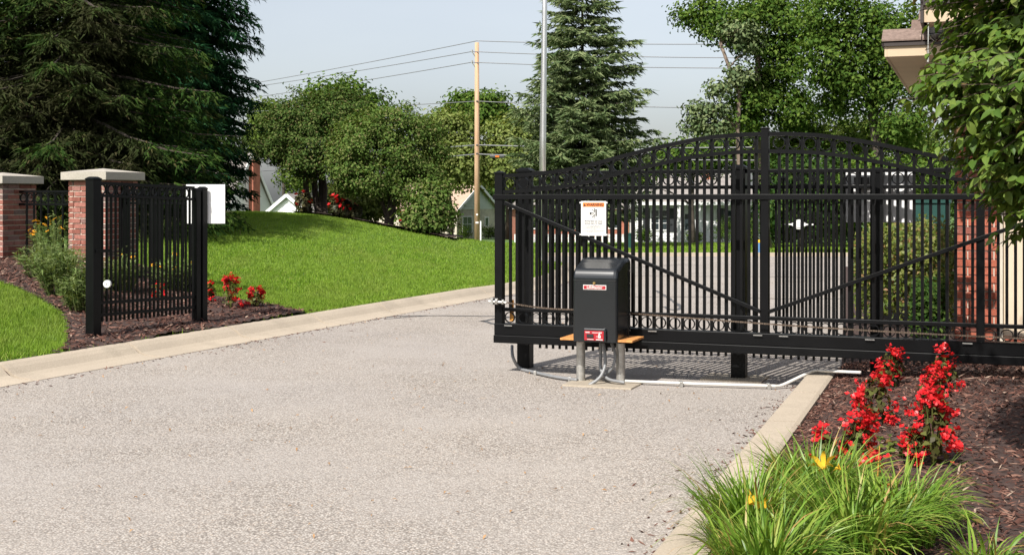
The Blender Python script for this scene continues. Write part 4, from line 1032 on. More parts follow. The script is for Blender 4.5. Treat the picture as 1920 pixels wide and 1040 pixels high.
hedge('dark low bush at the foot of the gatehouse brick corner', [at(1705,11.9,0)[:2], at(1775,11.6,0)[:2], at(1775,12.4,0)[:2], at(1715,12.6,0)[:2]], 0.62, 3500, 0.06, M['darkgreen'], 'bush', 'bush', zb_=0.05)
def bushes(specs, m, label, group, n=1400, leaf=0.10):
    for (px, Y, wpx, h, lab) in specs:
        b = gbr(px, Y); k = Y/FPX
        tree('bush', lab, 'bush', b, [(b.x, b.y, b.z+h*0.5, wpx*k/2, wpx*k/2.5, h*0.5), (b.x+wpx*k*0.2, b.y, b.z+h*0.4, wpx*k/3, wpx*k/3, h*0.42)], n, leaf, m, (b.x, b.y, b.z+h*0.6), 0.03, 2, 4, 60, 0.16, 0.3, group=group)
bushes([(1205,76,26,1.0,'small bush before the left shuttered window of the porch house'), (1355,76,44,1.5,'taller bush before the right shuttered window of the porch house'), (1300,76,24,0.7,'little bush at the foot of the porch post'),
        (1410,70,30,1.6,'bush between the porch house and the gate centre stile'), (865,98,36,1.2,'low hedge bush under the window of the tan masonry house'), (915,97,34,1.1,'dark bush at the right corner of the tan masonry house')], M['oak'], '', 'bushes before the far houses')
hedge('dark hedge row across the street behind the gate bars', [at(1438,62,0)[:2], at(1600,60,0)[:2], at(1600,63,0)[:2], at(1438,65,0)[:2]], 1.9, 6000, 0.2, M['darkgreen'])

# ------------------------------------------------------------------ utility pole, wires, flagpole
pb = gbr(894.5, 72); pole = thing('utility_pole', 'tall pale wooden utility pole carrying the power lines', 'utility pole', pb)
pt = EYE+(HY-80)/FPX*72-pb.z
mb = MB(); mb.tube([(0,0,-0.3),(0,0,pt*0.5),(-0.01,0,pt)], [0.165,0.145,0.115], 14); mb.build('shaft', M['pole_wood'], pole, smooth=True)
def pole_h(py): return EYE+(HY-py)/FPX*72-pb.z
for py in (97, 117):
    mb = MB(); mb.tube([(-0.10,-0.05,pole_h(py+9)),(-0.28,-0.05,pole_h(py+1))], 0.03, 6); mb.tube([(-0.28,-0.05,pole_h(py+1)),(-0.28,-0.05,pole_h(py-3))], 0.05, 8); mb.build('insulator', M['galv'], pole)
for py in (190, 272, 288):
    mb = MB(); mb.tube([(-0.05,-0.15,pole_h(py)),(0.05,-0.15,pole_h(py))], 0.04, 6); mb.build('bracket', M['cable'], pole)
mb = MB(); mb.tube([(0.21,-0.1,0),(0.21,-0.1,1.25)], 0.045, 8); mb.build('ground_pipe', M['white'], pole)
for py, s in ((402,0.10),(417,0.16)):
    mb = MB(); mb.box(-s/2,s/2,-0.172,-0.160,pole_h(py)-0.05,pole_h(py)+0.04); mb.build('tag', M['white'], pole)
def wire(label, a, b, r, sag, name='power_line'):
    a = Vector(a); b = Vector(b); mb = MB(); N = 24
    mb.tube([a.lerp(b, i/N)-Vector((0,0,4*sag*(i/N)*(1-i/N))) for i in range(N+1)], r, 5)
    return tag(mb.build(name, M['wire']), label, 'power line', 'overhead lines at the utility pole')
wl = [(77,0,'topmost'),(97,-0.28,'second'),(117,-0.28,'third'),(190,0,'fourth'),(272,0,'fifth'),(289,0,'sixth')]
left_at_485 = [152,159,179,206,296,318]
right_at_1665 = [69,98,117,193,262,290]
for (py, ox, nm), yl, yr in zip(wl, left_at_485, right_at_1665):
    a = V(894.5, py, 72); a = (a[0]+ox, a[1], a[2]); r = 0.022 if py < 250 else 0.035
    # right span: on towards the next pole nearer the viewer's right
    bq = at(1665, 62, EYE+(HY-yr)/FPX*62)
    d = Vector(bq)-Vector(a); b2 = Vector(a)+d*1.35
    wire(f'{nm} power line from the pole top running right over the gate', a, b2, r, 0.30)
    bq = at(485, 95, EYE+(HY-yl)/FPX*95); d = Vector(bq)-Vector(a); b2 = Vector(a)+d*1.5
    wire(f'{nm} power line from the pole top running left behind the spruces', a, b2, r, 0.12)
qv = V(932,293,71.9); mb = MB(); mb.tube([(qv[0]-0.4,qv[1],qv[2]),(qv[0]+0.4,qv[1],qv[2])], 0.12, 8)
sp_ = thing('cable_splice', 'black cable splice case with orange mark hanging on the lowest line', 'cable box', qv); mb = MB(); mb.tube([(-0.4,0,0),(0.4,0,0)], 0.11, 8); mb.build('case', M['cable'], sp_)
mb = MB(); mb.box(-0.10,0.12,-0.14,-0.105,-0.06,0.06); mb.build('marker', M['orange'], sp_)
fp = thing('flagpole', 'tall silver metal flagpole rising behind the gate', 'flagpole', (*at(1015.5,28,0)[:2], zt1(*at(1015.5,28,0)[:2])-0.05))
bx_ = fp.location; tx = at(1023.5,28,0).x-bx_.x; tz = EYE+(HY+180)/FPX*28-bx_.z
mb = MB(); mb.tube([(0,0,0),(tx*0.32,0,tz*0.35),(tx*0.7,0,tz*0.7),(tx*1.18,0,tz)], [0.080,0.070,0.056,0.042], 20); mb.build('shaft', M['alum'], fp, smooth=True)
mb = MB(); mb.tube([(0,0,-0.02),(0,0,0.06),(0,0,0.10)], [0.16,0.15,0.09], 16); mb.build('collar', M['alum'], fp)

# ------------------------------------------------------------------ far houses
def window(parent, x0, x1, z0, z1, y=0.0, m='white', panes=(2,2)):
    mb = MB(); t = 0.07
    mb.box(x0,x1,y-0.05,y+0.02,z0,z0+t); mb.box(x0,x1,y-0.05,y+0.02,z1-t,z1); mb.box(x0,x0+t,y-0.048,y+0.02,z0+t,z1-t); mb.box(x1-t,x1,y-0.048,y+0.02,z0+t,z1-t)
    wn = mb.build('window', M[m], parent)
    nx, nz = panes; wx = (x1-x0-2*t)/nx; wz = (z1-z0-2*t)/nz
    for i in range(nx):
        for j in range(nz):
            pb_ = MB(); pb_.box(x0+t+wx*i+0.02,x0+t+wx*(i+1)-0.02,y-0.02,y+0.01,z0+t+wz*j+0.02,z0+t+wz*(j+1)-0.02); pb_.build('pane', M['glass'], wn)
    gm = MB()
    for i in range(1,nx): gm.box(x0+t+wx*i-0.02,x0+t+wx*i+0.02,y-0.035,y+0.01,z0+t,z1-t)
    for j in range(1,nz): gm.box(x0+t,x1-t,y-0.036,y+0.01,z0+t+wz*j-0.02,z0+t+wz*j+0.02)
    if gm.v: gm.build('glazing_bar', M[m], wn)
    return wn
def siding(parent, poly, z0, z1, y, pitch, m, name='siding_board'):
    # boards clipped to a polygon width function poly(z) -> (x0, x1)
    z = z0
    while z < z1-0.02:
        zz = min(z1, z+pitch); a = poly(z); b = poly(zz); mb = MB()
        mb.add([(a[0],y-0.035,z),(a[1],y-0.035,z),(b[1],y-0.008,zz),(b[0],y-0.008,zz),(a[0],y,z),(a[1],y,z)],[(0,1,2,3),(0,4,5,1)])
        mb.build(name, m, parent); z = zz
def house(label, loc, rz, Wg, Lh, eave, ridge, wall, roof, gable=None, z_base=-0.5):
    # local x along the gable wall, local y away from it; ridge runs along y
    t = thing('house', label, 'house', loc, rz)
    mb = MB(); h = Wg/2
    mb.prism([(-h,z_base),(h,z_base),(h,eave),(0,ridge-0.06),(-h,eave)], 0, Lh); mb.build('wall', wall, t)
    ov = 0.25; th = 0.12; sl_ = (ridge-eave)/h
    for s in (-1, 1):
        mb = MB(); e = h+ov
        v = [(0,-ov,ridge),(s*e,-ov,ridge-sl_*e),(s*e,Lh+ov,ridge-sl_*e),(0,Lh+ov,ridge)]
        v += [(x,y,z+th) for x,y,z in v]; f = [(0,1,2,3),(7,6,5,4),(0,4,5,1),(1,5,6,2),(2,6,7,3),(3,7,4,0)]
        mb.add(v, f); mb.build('roof', roof, t)
        bb = MB(); bb.bar((0,-ov-0.02,ridge+0.02),(s*e,-ov-0.02,ridge-sl_*e+0.02),0.05,0.20,(0,0,1)); bb.build('barge_board', M['white'], t)
    if gable:
        siding(t, lambda z: (-h*(ridge-0.1-z)/(ridge-0.1-eave), h*(ridge-0.1-z)/(ridge-0.1-eave)), eave, ridge-0.12, -0.003, 0.22, gable)
    return t
# tan masonry house with green gable (right gable faces away from the sun)
hz_ = gbr(895, 100).z-0.5
rz_h = math.atan2(0.5, 0.87)+R(28)
h1 = house('small tan masonry house with pale green gable and tan shingle roof', (*V(895,455,100)[:2], EYE+(HY-455)/FPX*100), R(58), 5.7, 9.5, 2.62, 4.5, M['tan_block'], M['roof_tan'], M['green_siding'])
window(h1, -2.1, -0.75, 0.85, 2.1, -0.003, 'white', (2,2)); window(h1, 1.0, 1.6, 1.25, 2.0, -0.003, 'white', (1,1))
for x0_, x1_, z_ in ((-2.2,-0.65,0.72),(0.9,1.7,1.12)):
    mb = MB(); mb.box(x0_,x1_,-0.12,-0.004,z_,z_+0.10); mb.build('sill', M['tan_block'], h1)
mb = MB(); mb.box(1.3,2.3,-0.9,-0.1,-0.2,0.45); mb.build('air_conditioner', M['shutter'], h1)
mb = MB(); mb.box(1.75,2.0,-0.14,-0.004,0.85,1.15); mb.build('meter_box', M['galv'], h1)
for r in range(12):
    mb = MB(); mb.box(-2.83,2.83,-0.012,-0.002,0.22*r-0.02,0.22*r); mb.build('mortar_course', M['mortar'], h1)
# white gabled house with brick chimney
zc = EYE+(HY-400)/FPX*90
h2 = house('white house with steep shaded gable and tall brick chimney at left', (*V(468,400,90)[:2], zc-2.0), R(60), 5.2, 9.0, 1.9, 6.1, M['white_siding'], M['roof_grey'])
chm = MB(); chm.box(-0.10,0.62,-0.42,-0.01,-0.4,5.75); ck = chm.build('chimney', M['far_brick'], h2)
chm = MB(); chm.box(-0.16,0.68,-0.48,0.05,5.75,5.88); chm.build('chimney_cap', M['mortar'], ck)
mb = MB(); mb.box(0.75,0.85,-0.06,-0.005,2.6,4.4); mb.build('downpipe', M['tan_block'], h2)
h3 = house('small bright white clapboard gable peeking over the lawn crest', (*V(540,400,82)[:2], EYE+(HY-400)/FPX*82-2.2), R(-14), 3.4, 6.0, 2.0, 3.35, M['white_siding'], M['roof_grey'], M['white_siding'])
# porch house behind the gate
pz = EYE+(HY-461)/FPX*80
h4 = thing('house', 'white porch house with dark shutters seen through the gate bars', 'house', (*V(1305,461,80)[:2], pz), R(-4))
mb = MB(); mb.box(-4.0,4.0,0.0,7,-0.6,2.85); mb.build('wall', M['white_siding'], h4)
siding(h4, lambda z: (-4.0, 4.0), 0.25, 2.8, -0.003, 0.2, M['white_siding'])
mb = MB(); v = [(-4.3,-0.75,2.75),(4.3,-0.75,2.75),(4.3,7.3,2.75),(-4.3,7.3,2.75),(-2.6,3,4.55),(2.6,3,4.55)]
mb.add(v, [(0,1,5,4),(1,2,5),(2,3,4,5),(3,0,4),(3,2,1,0)]); mb.build('roof', M['roof_grey'], h4)
mb = MB(); mb.box(-4.3,4.3,-0.81,-0.76,2.55,2.76); mb.build('fascia', M['white'], h4)
mb = MB(); mb.box(0.6,1.1,2.2,2.8,3.7,5.2); mb.build('chimney', M['far_brick'], h4)
for x in (-1.1, 0.15):
    mb = MB(); mb.box(x-0.09,x+0.09,-0.72,-0.54,0.15,2.55); mb.build('porch_post', M['white'], h4)
mb = MB(); mb.box(-1.9,1.0,-0.8,-0.04,-0.4,0.15); mb.build('porch_floor', M['concrete'], h4)
window(h4, -2.85, -1.75, 0.95, 2.3, -0.04, 'white', (2,3)); window(h4, 1.75, 2.85, 0.95, 2.3, -0.04, 'white', (2,3)); window(h4, 3.2, 3.8, 1.1, 2.2, -0.04, 'white', (1,2))
for x in (-3.3,-1.7,1.3,2.9):
    mb = MB(); mb.box(x,x+0.42,-0.09,-0.041,0.9,2.35); mb.build('shutter', M['shutter'], h4)
mb = MB(); mb.box(-0.85,0.05,-0.07,-0.041,0.16,2.2); mb.build('door', M['white'], h4)
mb = MB(); mb.box(-0.70,-0.1,-0.085,-0.071,1.0,2.0); mb.build('door_glass', M['glass'], h4)
# brick house left of it
pz = EYE+(HY-463)/FPX*86
h5 = thing('house', 'long red brick house with white base seen left through the gate', 'house', (*V(1085,463,86)[:2], pz), R(3))
mb = MB(); mb.box(-4.2,3.4,0.0,7,-0.6,2.6); mb.build('wall', M['far_brick'], h5)
mb = MB(); v = [(-4.5,-0.5,2.55),(3.7,-0.5,2.55),(3.7,7.3,2.55),(-4.5,7.3,2.55),(-3,3,4.1),(2.2,3,4.1)]
mb.add(v, [(0,1,5,4),(1,2,5),(2,3,4,5),(3,0,4),(3,2,1,0)]); mb.build('roof', M['roof_grey'], h5)
window(h5, -3.4, -2.3, 1.2, 2.2, -0.004, 'white', (2,2)); window(h5, -0.4, 0.7, 1.2, 2.2, -0.004, 'white', (2,2)); window(h5, 2.0, 2.8, 1.2, 2.2, -0.004, 'white', (1,2))
wf = thing('picket_fence', 'low white board fence before the red brick house', 'fence', (*V(1075,464,78)[:2], EYE+(HY-465)/FPX*78), R(2))
for i in range(34):
    mb = MB(); x = -3.6+i*0.205; mb.box(x,x+0.17,-0.02,0.02,0,0.85); mb.build('board', M['white'], wf)
mb = MB(); mb.box(-3.6,3.35,0.022,0.06,0.55,0.65); mb.build('rail', M['white'], wf)
um = thing('marker_post', 'blue utility marker post with yellow top beyond the gate centre stile', 'post', (*V(1423,481,46)[:2], EYE+(HY-481)/FPX*46))
mb = MB(); mb.tube([(0,0,0),(0,0,0.5)], 0.075, 12); mb.build('tube', M['blue'], um); mb = MB(); mb.tube([(0,0,0.5),(0,0,0.57),(0,0,0.60)], [0.08,0.08,0.05], 12); mb.build('cap', M['yellow'], um)
um = thing('marker_post', 'dark green utility pedestal on the grass before the porch house', 'post', (*V(1182,479,58)[:2], EYE+(HY-479)/FPX*58))
mb = MB(); mb.box(-0.12,0.12,-0.12,0.12,0,0.95); mb.build('case', M['teal'], um, bevel=0.02); mb = MB(); mb.box(-0.14,0.14,-0.14,0.14,0.95,1.02); mb.build('lid', M['teal'], um)
gc = thing('utility_cabinet', 'dark green cabinet standing behind the hedge near the gatehouse', 'cabinet', (*V(1746,600,15.4)[:2], 0.06), R(-21))
mb = MB(); mb.box(-0.21,0.21,-0.2,0.2,0,1.36); mb.build('body', M['teal'], gc, bevel=0.01); mb = MB(); mb.box(-0.23,0.23,-0.22,0.22,1.36,1.42); mb.build('lid', M['teal'], gc)
kf = MB(); kf.box(1.2, 30, 43.0, 43.3, -0.7, float(zr(43.1))+0.12); struct(kf.build('far_kerb', M['concrete']))

# ------------------------------------------------------------------ gatehouse on the right
GC = Vector((3.72, 10.75, 0)); gh = thing('gatehouse', 'red brick and beige gatehouse with brown shingle roof at the right edge', 'gatehouse', GC, R(-20))
# local x along the front to the right, y away
mb = MB(); mb.box(0.012,0.348,0.012,3.4,-0.1,2.9); mb.build('mortar_core', M['mortar_pale'], gh)
ch = 0.0677
for r in range(40):
    z = 0.03+ch*(r+0.5)
    if z > 2.6: break
    x = 0.0; L = [0.205,0.15] if r % 2 else [0.10,0.205,0.05]
    for l in L:
        j = random.uniform(-0.002,0.003)
        if x < 0.349: o = put(BR2, 'brick', gh, (x+l/2, 0.03-j, z), scale=(min(l,0.352-x)-0.010, 0.06, ch-0.012))
        x += l
    y = 0.064
    k_ = 0
    while y < 2.6 and z < 1.75 and z > 0.25:
        l = 0.10 if (k_ == 0 and r % 2) else 0.205
        put(BR2, 'brick', gh, (0.03-random.uniform(-0.002,0.003), y+l/2, z), scale=(0.06, l-0.010, ch-0.012)); y += l; k_ += 1
mb = MB(); mb.box(0.351,0.375,-0.012,0.05,0.3,2.6); mb.build('corner_trim', M['tan_block'], gh)
mb = MB(); mb.box(0.376,3.6,0.03,3.4,0.2,2.62); mb.build('wall', M['beige'], gh)
for i in range(8):
    mb = MB(); x = 0.385+i*0.19; mb.box(x,x+0.175,0.012,0.029,0.34,2.6)
    if not (0.60 < x < 0.95): mb.build('siding_panel', M['beige'], gh, bevel=0.003)
for i in range(9):
    for r in range(3):
        put(BR2, 'brick', gh, (0.49+i*0.205+(0.1 if r % 2 else 0), 0.02, 0.12+ch*(r+0.5)), scale=(0.195,0.06,ch-0.012))
wn = window(gh, 0.60, 1.15, 0.95, 2.05, 0.005, 'white', (2,3))
# lower roof eave
ZE = 2.585
rf_ = MB()
LX, FY, BY = -0.50, -1.05, 2.7                       # eave corner in gatehouse coordinates
mb = MB(); mb.box(LX+0.02,1.6,FY+0.02,BY,ZE,ZE+0.012); mb.build('soffit', M['soffit'], gh)
mb = MB(); mb.box(LX+0.02,1.6,FY-0.0,FY+0.019,ZE-0.004,ZE+0.085); mb.build('fascia', M['fascia'], gh)
mb = MB(); mb.box(LX,LX+0.019,FY-0.0,BY,ZE-0.004,ZE+0.085); mb.build('fascia', M['fascia'], gh)
mb = MB(); mb.box(LX-0.02,1.6,FY-0.02,FY-0.001,ZE+0.075,ZE+0.10); mb.box(LX-0.02,LX-0.001,FY-0.02,BY,ZE+0.075,ZE+0.10); mb.build('drip_edge', M['dark_trim'], gh)
sl_ = 0.62
mb = MB(); a = (LX-0.02,FY-0.02,ZE+0.10); 
hip = 1.6
v = [a,(1.6,FY-0.02,ZE+0.10),(1.6,FY+hip,ZE+0.10+sl_*hip),(LX+hip,FY+hip,ZE+0.10+sl_*hip),(LX-0.02,BY,ZE+0.10),(LX+hip,BY,ZE+0.10+sl_*hip)]
mb.add(v,[(0,1,2,3),(0,3,5,4),(0,4,5,2,1)]); mb.build('roof_deck', M['dark_trim'], gh)
for r in range(7):                                   # shingle courses on the front slope
    x = LX-0.02+r*0.13
    yy = FY-0.03+r*0.135; zz = ZE+0.10+sl_*(r*0.135)+0.012
    k_ = 0; x += (0.08 if r % 2 else 0)
    while x < 1.3:
        l = 0.30
        mb = MB(); v = [(x,yy,zz),(x+l-0.008,yy,zz),(x+l-0.008,yy+0.16,zz+0.16*sl_),(x,yy+0.16,zz+0.16*sl_)]; v += [(p[0],p[1],p[2]+0.012) for p in v]
        mb.add(v,[(3,2,1,0),(4,5,6,7),(0,1,5,4),(1,2,6,5),(2,3,7,6),(3,0,4,7)]); mb.build('shingle', M['shingle'], gh); x += l
# upper gable roof projecting forward
ux0, uy0, uz = -0.20, -1.35, 2.80
mb = MB(); mb.box(ux0+0.02,1.8,uy0+0.02,-0.2,uz,uz+0.012); mb.build('soffit', M['soffit'], gh)
mb = MB(); mb.box(ux0,1.8,uy0,uy0+0.019,uz-0.003,uz+0.14); mb.build('fascia', M['fascia'], gh)
mb = MB(); mb.box(ux0-0.022,ux0-0.001,uy0-0.03,-0.2,uz-0.01,uz+0.19); mb.box(ux0-0.022,1.8,uy0-0.03,uy0-0.001,uz+0.12,uz+0.19); mb.build('drip_edge', M['dark_trim'], gh)
mb = MB(); mb.box(ux0-0.022,1.8,uy0-0.03,-0.2,uz+0.191,uz+0.215); mb.build('roof_deck', M['shingle'], gh)
mb = MB(); mb.box(ux0+0.05,1.6,-0.55,-0.53,ZE+0.02,uz-0.002); mb.build('wall', M['soffit'], gh)
# dome camera, rod, bracket with round lamp
dc = thing('dome_camera', 'dark dome camera hanging under the gatehouse eave', 'camera', V(1757,58,9.05), R(-20))
mb = MB(); mb.tube([(0,0,0.02),(0,0,-0.02)], 0.06, 18); mb.build('mount', M['smoke'], dc)
mb = MB(); mb.tube([(0,0,-0.02),(0,0,-0.035),(0,0,-0.055),(0,0,-0.07),(0,0,-0.078)], [0.055,0.052,0.042,0.024,0.006], 18); mb.build('dome', M['smoke'], dc, smooth=True)
rod = thing('metal_rod', 'thin white metal rod hanging below the gatehouse eave', 'rod', V(1740,110,9.0))
mb = MB(); mb.tube([(0,0,-0.01),(0.003,0,0.25)], 0.0042, 8); mb.tube([(0,0,-0.025),(0,0,0.01)], 0.008, 8); mb.build('shaft', M['galv'], rod)
fl = thing('flood_lamp', 'grey round flood lamp bracket under the gatehouse soffit', 'lamp', V(1730,178,10.3), R(-30))
mb = MB(); mb.box(-0.08,0.06,-0.03,0.03,0.055,0.08); mb.build('mounting_plate', M['lamp_grey'], fl)
mb = MB(); mb.tube([(0,0.06,0),(0,-0.02,0),(0,-0.05,-0.01)], [0.04,0.055,0.055], 18); mb.build('housing', M['lamp_grey'], fl); mb = MB(); mb.tube([(0,-0.051,-0.01),(0,-0.056,-0.011)], 0.045, 18); mb.build('lens', M['glass'], fl)
mb = MB(); mb.prism([(0,0),(0.30,0),(0.30,-0.32),(0.22,-0.30),(0.02,-0.06)], -0.72, -0.62); bk = mb.build('bracket', M['soffit'], gh); bk.location = (-0.28, 0.7, ZE-0.004)

# ------------------------------------------------------------------ foreground dogwood on the right
def leafmesh():
    mb = MB(); prof_ = [(0,0),(0.18,0.17),(0.42,0.25),(0.68,0.20),(0.88,0.09),(1.0,0.0)]; v = []; f = []
    for i, (t, w_) in enumerate(prof_):
        dz = -0.22*t*t; v += [(t,-w_,dz+0.45*w_),(t,0,dz),(t,w_,dz+0.45*w_)]
    for i in range(5):
        f += [(3*i,3*i+3,3*i+4,3*i+1),(3*i+1,3*i+4,3*i+5,3*i+2)]
    return np.array(v), f
LV, LF = leafmesh()
dw = thing('dogwood_tree', 'leafy green dogwood overhanging the right foreground', 'tree', (3.15, 6.1, 0.14))
def rot_frames(T, Nn):
    T = T/np.linalg.norm(T,axis=1)[:,None]; Nn = Nn-(Nn*T).sum(1)[:,None]*T; Nn /= np.maximum(np.linalg.norm(Nn,axis=1),1e-6)[:,None]; B_ = np.cross(Nn, T)
    return T, B_, Nn
# twigs in arching layers
tw_P = []; tw_T = []; tw_N = []; tb = MB()
ctr = np.array([3.05, 5.75, 2.50]); rad_ = np.array([1.05, 0.85, 1.30])
def dogw_twig():
    while True:
        d = rng.normal(size=3); d /= np.linalg.norm(d); 
        if d[2] > -0.95: break
    r = 0.5+0.5*rng.uniform()**0.45
    if nt_ > 8040:                                   # the crown's upper limbs reach out over the bed
        c2, r2 = np.array([2.55,6.2,3.75]), np.array([0.95,1.6,0.6])
        return c2+d*r2*r, d
    return ctr+d*rad_*r*(1+0.08*math.sin(5*d[0]+3*d[2])), d
nt_ = 0
while nt_ < 8200:
    p, d = dogw_twig()
    if p[2] < 1.28+0.10*math.sin(7*p[0]): continue
    if p[2] < 2.9 and p[0] < 2.02+0.10*math.sin(9*p[2])+0.30*max(0.0, p[2]-1.85): continue
    nt_ += 1
    out = np.array([d[0],d[1],0.0])+rng.normal(size=3)*0.35; out[2] = -0.10+0.25*rng.normal()*0.5; out /= np.linalg.norm(out)
    Lt = rng.uniform(0.14,0.30); k = rng.integers(3,6)
    if nt_ % 3 == 0: tb.tube([tuple(p), tuple(p+out*Lt*0.5+np.array([0,0,0.01])), tuple(p+out*Lt)], [0.004,0.003,0.002], 4, cap=False)
    for j in range(k):
        q = p+out*Lt*(j+0.3)/k; sd_ = np.cross(out, [0,0,1]); sd_ /= max(np.linalg.norm(sd_),1e-6)
        for s in (-1, 1):
            T = out*0.55+sd_*s*0.8+np.array([0,0,-0.35])+rng.normal(size=3)*0.22
            tw_P.append(q); tw_T.append(T); tw_N.append(np.array([0,0,1.0])+d*0.55+rng.normal(size=3)*0.25)
tw_P = np.array(tw_P); T_, B_, N_ = rot_frames(np.array(tw_T), np.array(tw_N)); sz = 0.060*rng.uniform(0.65,1.35,len(tw_P))
# choose the 300 that show largest: inside the frame, facing and nearest
px_ = HX+FPX*tw_P[:,0]/tw_P[:,1]; py_ = HY-FPX*(tw_P[:,2]-EYE)/tw_P[:,1]
front = tw_P[:,1]-0.9*np.linalg.norm((tw_P-ctr)/rad_,axis=1)-4*sz
front[(px_ > 1925) | (py_ < -5)] += 50
order = np.argsort(front); sel = order[:300]; rest = order[300:]
Lm = bpy.data.meshes.new('leaf'); Lm.from_pydata([tuple(v) for v in LV], [], LF); Lm.materials.append(M['dogwood']); Lm.polygons.foreach_set('use_smooth',[True]*len(Lm.polygons))
base_dw = np.array([3.15,6.1,0.14])
dmats = [M['dogwood']]
for i in sel:
    o = bpy.data.objects.new('leaf', Lm); C.objects.link(o); o.parent = dw
    m4 = Matrix(((T_[i,0],B_[i,0],N_[i,0],0),(T_[i,1],B_[i,1],N_[i,1],0),(T_[i,2],B_[i,2],N_[i,2],0),(0,0,0,1)))
    q_ = tw_P[i]-base_dw
    o.matrix_local = Matrix.Translation(Vector(q_)) @ m4 @ Matrix.Scale(float(sz[i]), 4)
lv = LV[None,:,:]*sz[rest][:,None,None]
vv = tw_P[rest][:,None,:]-base_dw+lv[...,0:1]*T_[rest][:,None,:]+lv[...,1:2]*B_[rest][:,None,:]+lv[...,2:3]*N_[rest][:,None,:]
F = (np.arange(len(rest))[:,None,None]*len(LV)+np.array(LF)[None]).reshape(-1,4)
fo = bigmesh('foliage', vv.reshape(-1,3), F, M['dogwood'], dw, smooth=True); stuff(fo)
tb2 = tb.build('twigs', M['twig'], None); tb2.parent = dw; tb2.location = tuple(-base_dw); stuff(tb2)
mb = MB(); branchy(mb, (0,0,-0.1), (-0.05,0,2.2), 0.06, 0.035, 8); tk = mb.build('trunk', M['bark'], dw, smooth=True)
for i in range(16):
    j = random.randrange(len(tw_P)); c = Vector(tw_P[j]-base_dw); lb = MB(); branchy(lb, (0,0,random.uniform(0.8,1.8)), c*0.97, 0.022, 0.005, 5, 0.12); lb.build('limb', M['bark'], tk, smooth=True)

# ------------------------------------------------------------------ red begonias
def petal_flower(k):
    mb = MB(); rr = random.Random(k); n = 4
    for i in range(n+rr.randrange(2)):
        a = 2*math.pi*i/n+rr.uniform(-0.2,0.2); ca, sa = math.cos(a), math.sin(a); w_ = rr.uniform(0.38,0.55); u = rr.uniform(0.15,0.7)
        v = [(0,0,0),(ca*0.5-sa*w_,sa*0.5+ca*w_,0.25*u),(ca*1.0-sa*w_*0.6,sa*1.0+ca*w_*0.6,0.55*u),(ca*1.0+sa*w_*0.6,sa*1.0-ca*w_*0.6,0.55*u),(ca*0.5+sa*w_,sa*0.5-ca*w_,0.25*u)]
        mb.add(v,[(0,4,3,2,1)])
    me = mb.mesh('flower'); me.materials.append(M['petal']); return me
FLW = [petal_flower(k) for k in range(4)]
def begonia(label, base, h, w_, nf, group, fl_=0.020, nl=110):
    t = thing('begonia', label, 'flower plant', base, random.uniform(0,6), group)
    n = nl; d = rng.normal(size=(n,3)); d /= np.linalg.norm(d,axis=1)[:,None]; r = rng.uniform(0.2,1,n)**0.5
    P = d*r[:,None]*np.array([w_*0.5,w_*0.5,h*0.5]); hh = (P[:,2]/(h*0.5)+1)/2; P[:,:2] *= (1.05-0.65*hh)[:,None]; P[:,2] = hh*h*0.9+0.01
    stuff(bigmesh('foliage', leaf_quads(P, d+np.array([0,0,0.8])+rng.normal(size=(n,3))*0.3, 0.045, 0.75), quads(n), M['bronze'], t))
    mb = MB()
    for i in range(7): 
        a = random.uniform(0,6.28); mb.tube([(0,0,-0.03),(math.cos(a)*w_*0.12,math.sin(a)*w_*0.12,h*0.45),(math.cos(a)*w_*0.2,math.sin(a)*w_*0.2,h*0.8)],[0.006,0.005,0.003],5)
    mb.build('stem', M['bronze'], t)
    heads = []
    for i in range(max(8, nf//3)):
        u = random.random()**0.9; a = random.uniform(0,6.28); heads.append((u, a, (1.0-0.62*u**1.3)*w_*0.5*random.uniform(0.7,1.1)))
    for i in range(int(nf*2.9)):
        u, a, rr = random.choice(heads); rr *= random.uniform(0.8,1.1); x_ = math.cos(a)*rr+random.gauss(0,0.017); y_ = math.sin(a)*rr+random.gauss(0,0.017); rr = math.hypot(x_, y_); a = math.atan2(y_, x_)
        z = max(0.02, 0.08*h+u*h*0.92+random.gauss(0,0.022))
        o = put(random.choice(FLW), 'flower', t, (math.cos(a)*rr, math.sin(a)*rr, z), (random.gauss(0.0,0.5)-math.sin(a)*0.8*(1-u)-0.3, random.gauss(0,0.5)+math.cos(a)*0.8*(1-u), a), [fl_*random.uniform(0.65,1.2)]*3)
    return t
def bed_pt(px, py):
    Y = (EYE-0.15)*FPX/(py-HY); return Vector(((px-HX)/FPX*Y, Y, float(zbed(np.array((px-HX)/FPX*Y), np.array(Y)))))
GRB = 'red begonias in the right flower bed'
for px, py, h, wpx, nf, lab in ((1670,716,0.29,68,55,'red begonia closest to the gate in the left row of the right bed'),
        (1640,785,0.33,88,75,'tall red begonia in the middle of the left row of the right bed'),
        (1608,858,0.27,90,55,'red begonia half hidden behind the tips of the daylily leaves'),
        (1548,858,0.19,70,30,'low red begonia by the concrete kerb behind the daylily leaves'),
        (1768,728,0.30,66,52,'red begonia with a stray side stem in front of the gate beam'),
        (1750,778,0.28,86,60,'red begonia in the middle of the row at the shaded mulch'),
        (1750,870,0.37,98,85,'large red begonia with loose low flowers at the front right'),
        (1712,868,0.20,60,30,'small red begonia left of the large front right one'),
        (1640,925,0.20,50,18,'few red begonia blooms between the daylily leaves')):
    b = bed_pt(px, py); begonia(lab, b, h, wpx/FPX*b.y, nf, GRB, 0.0172)
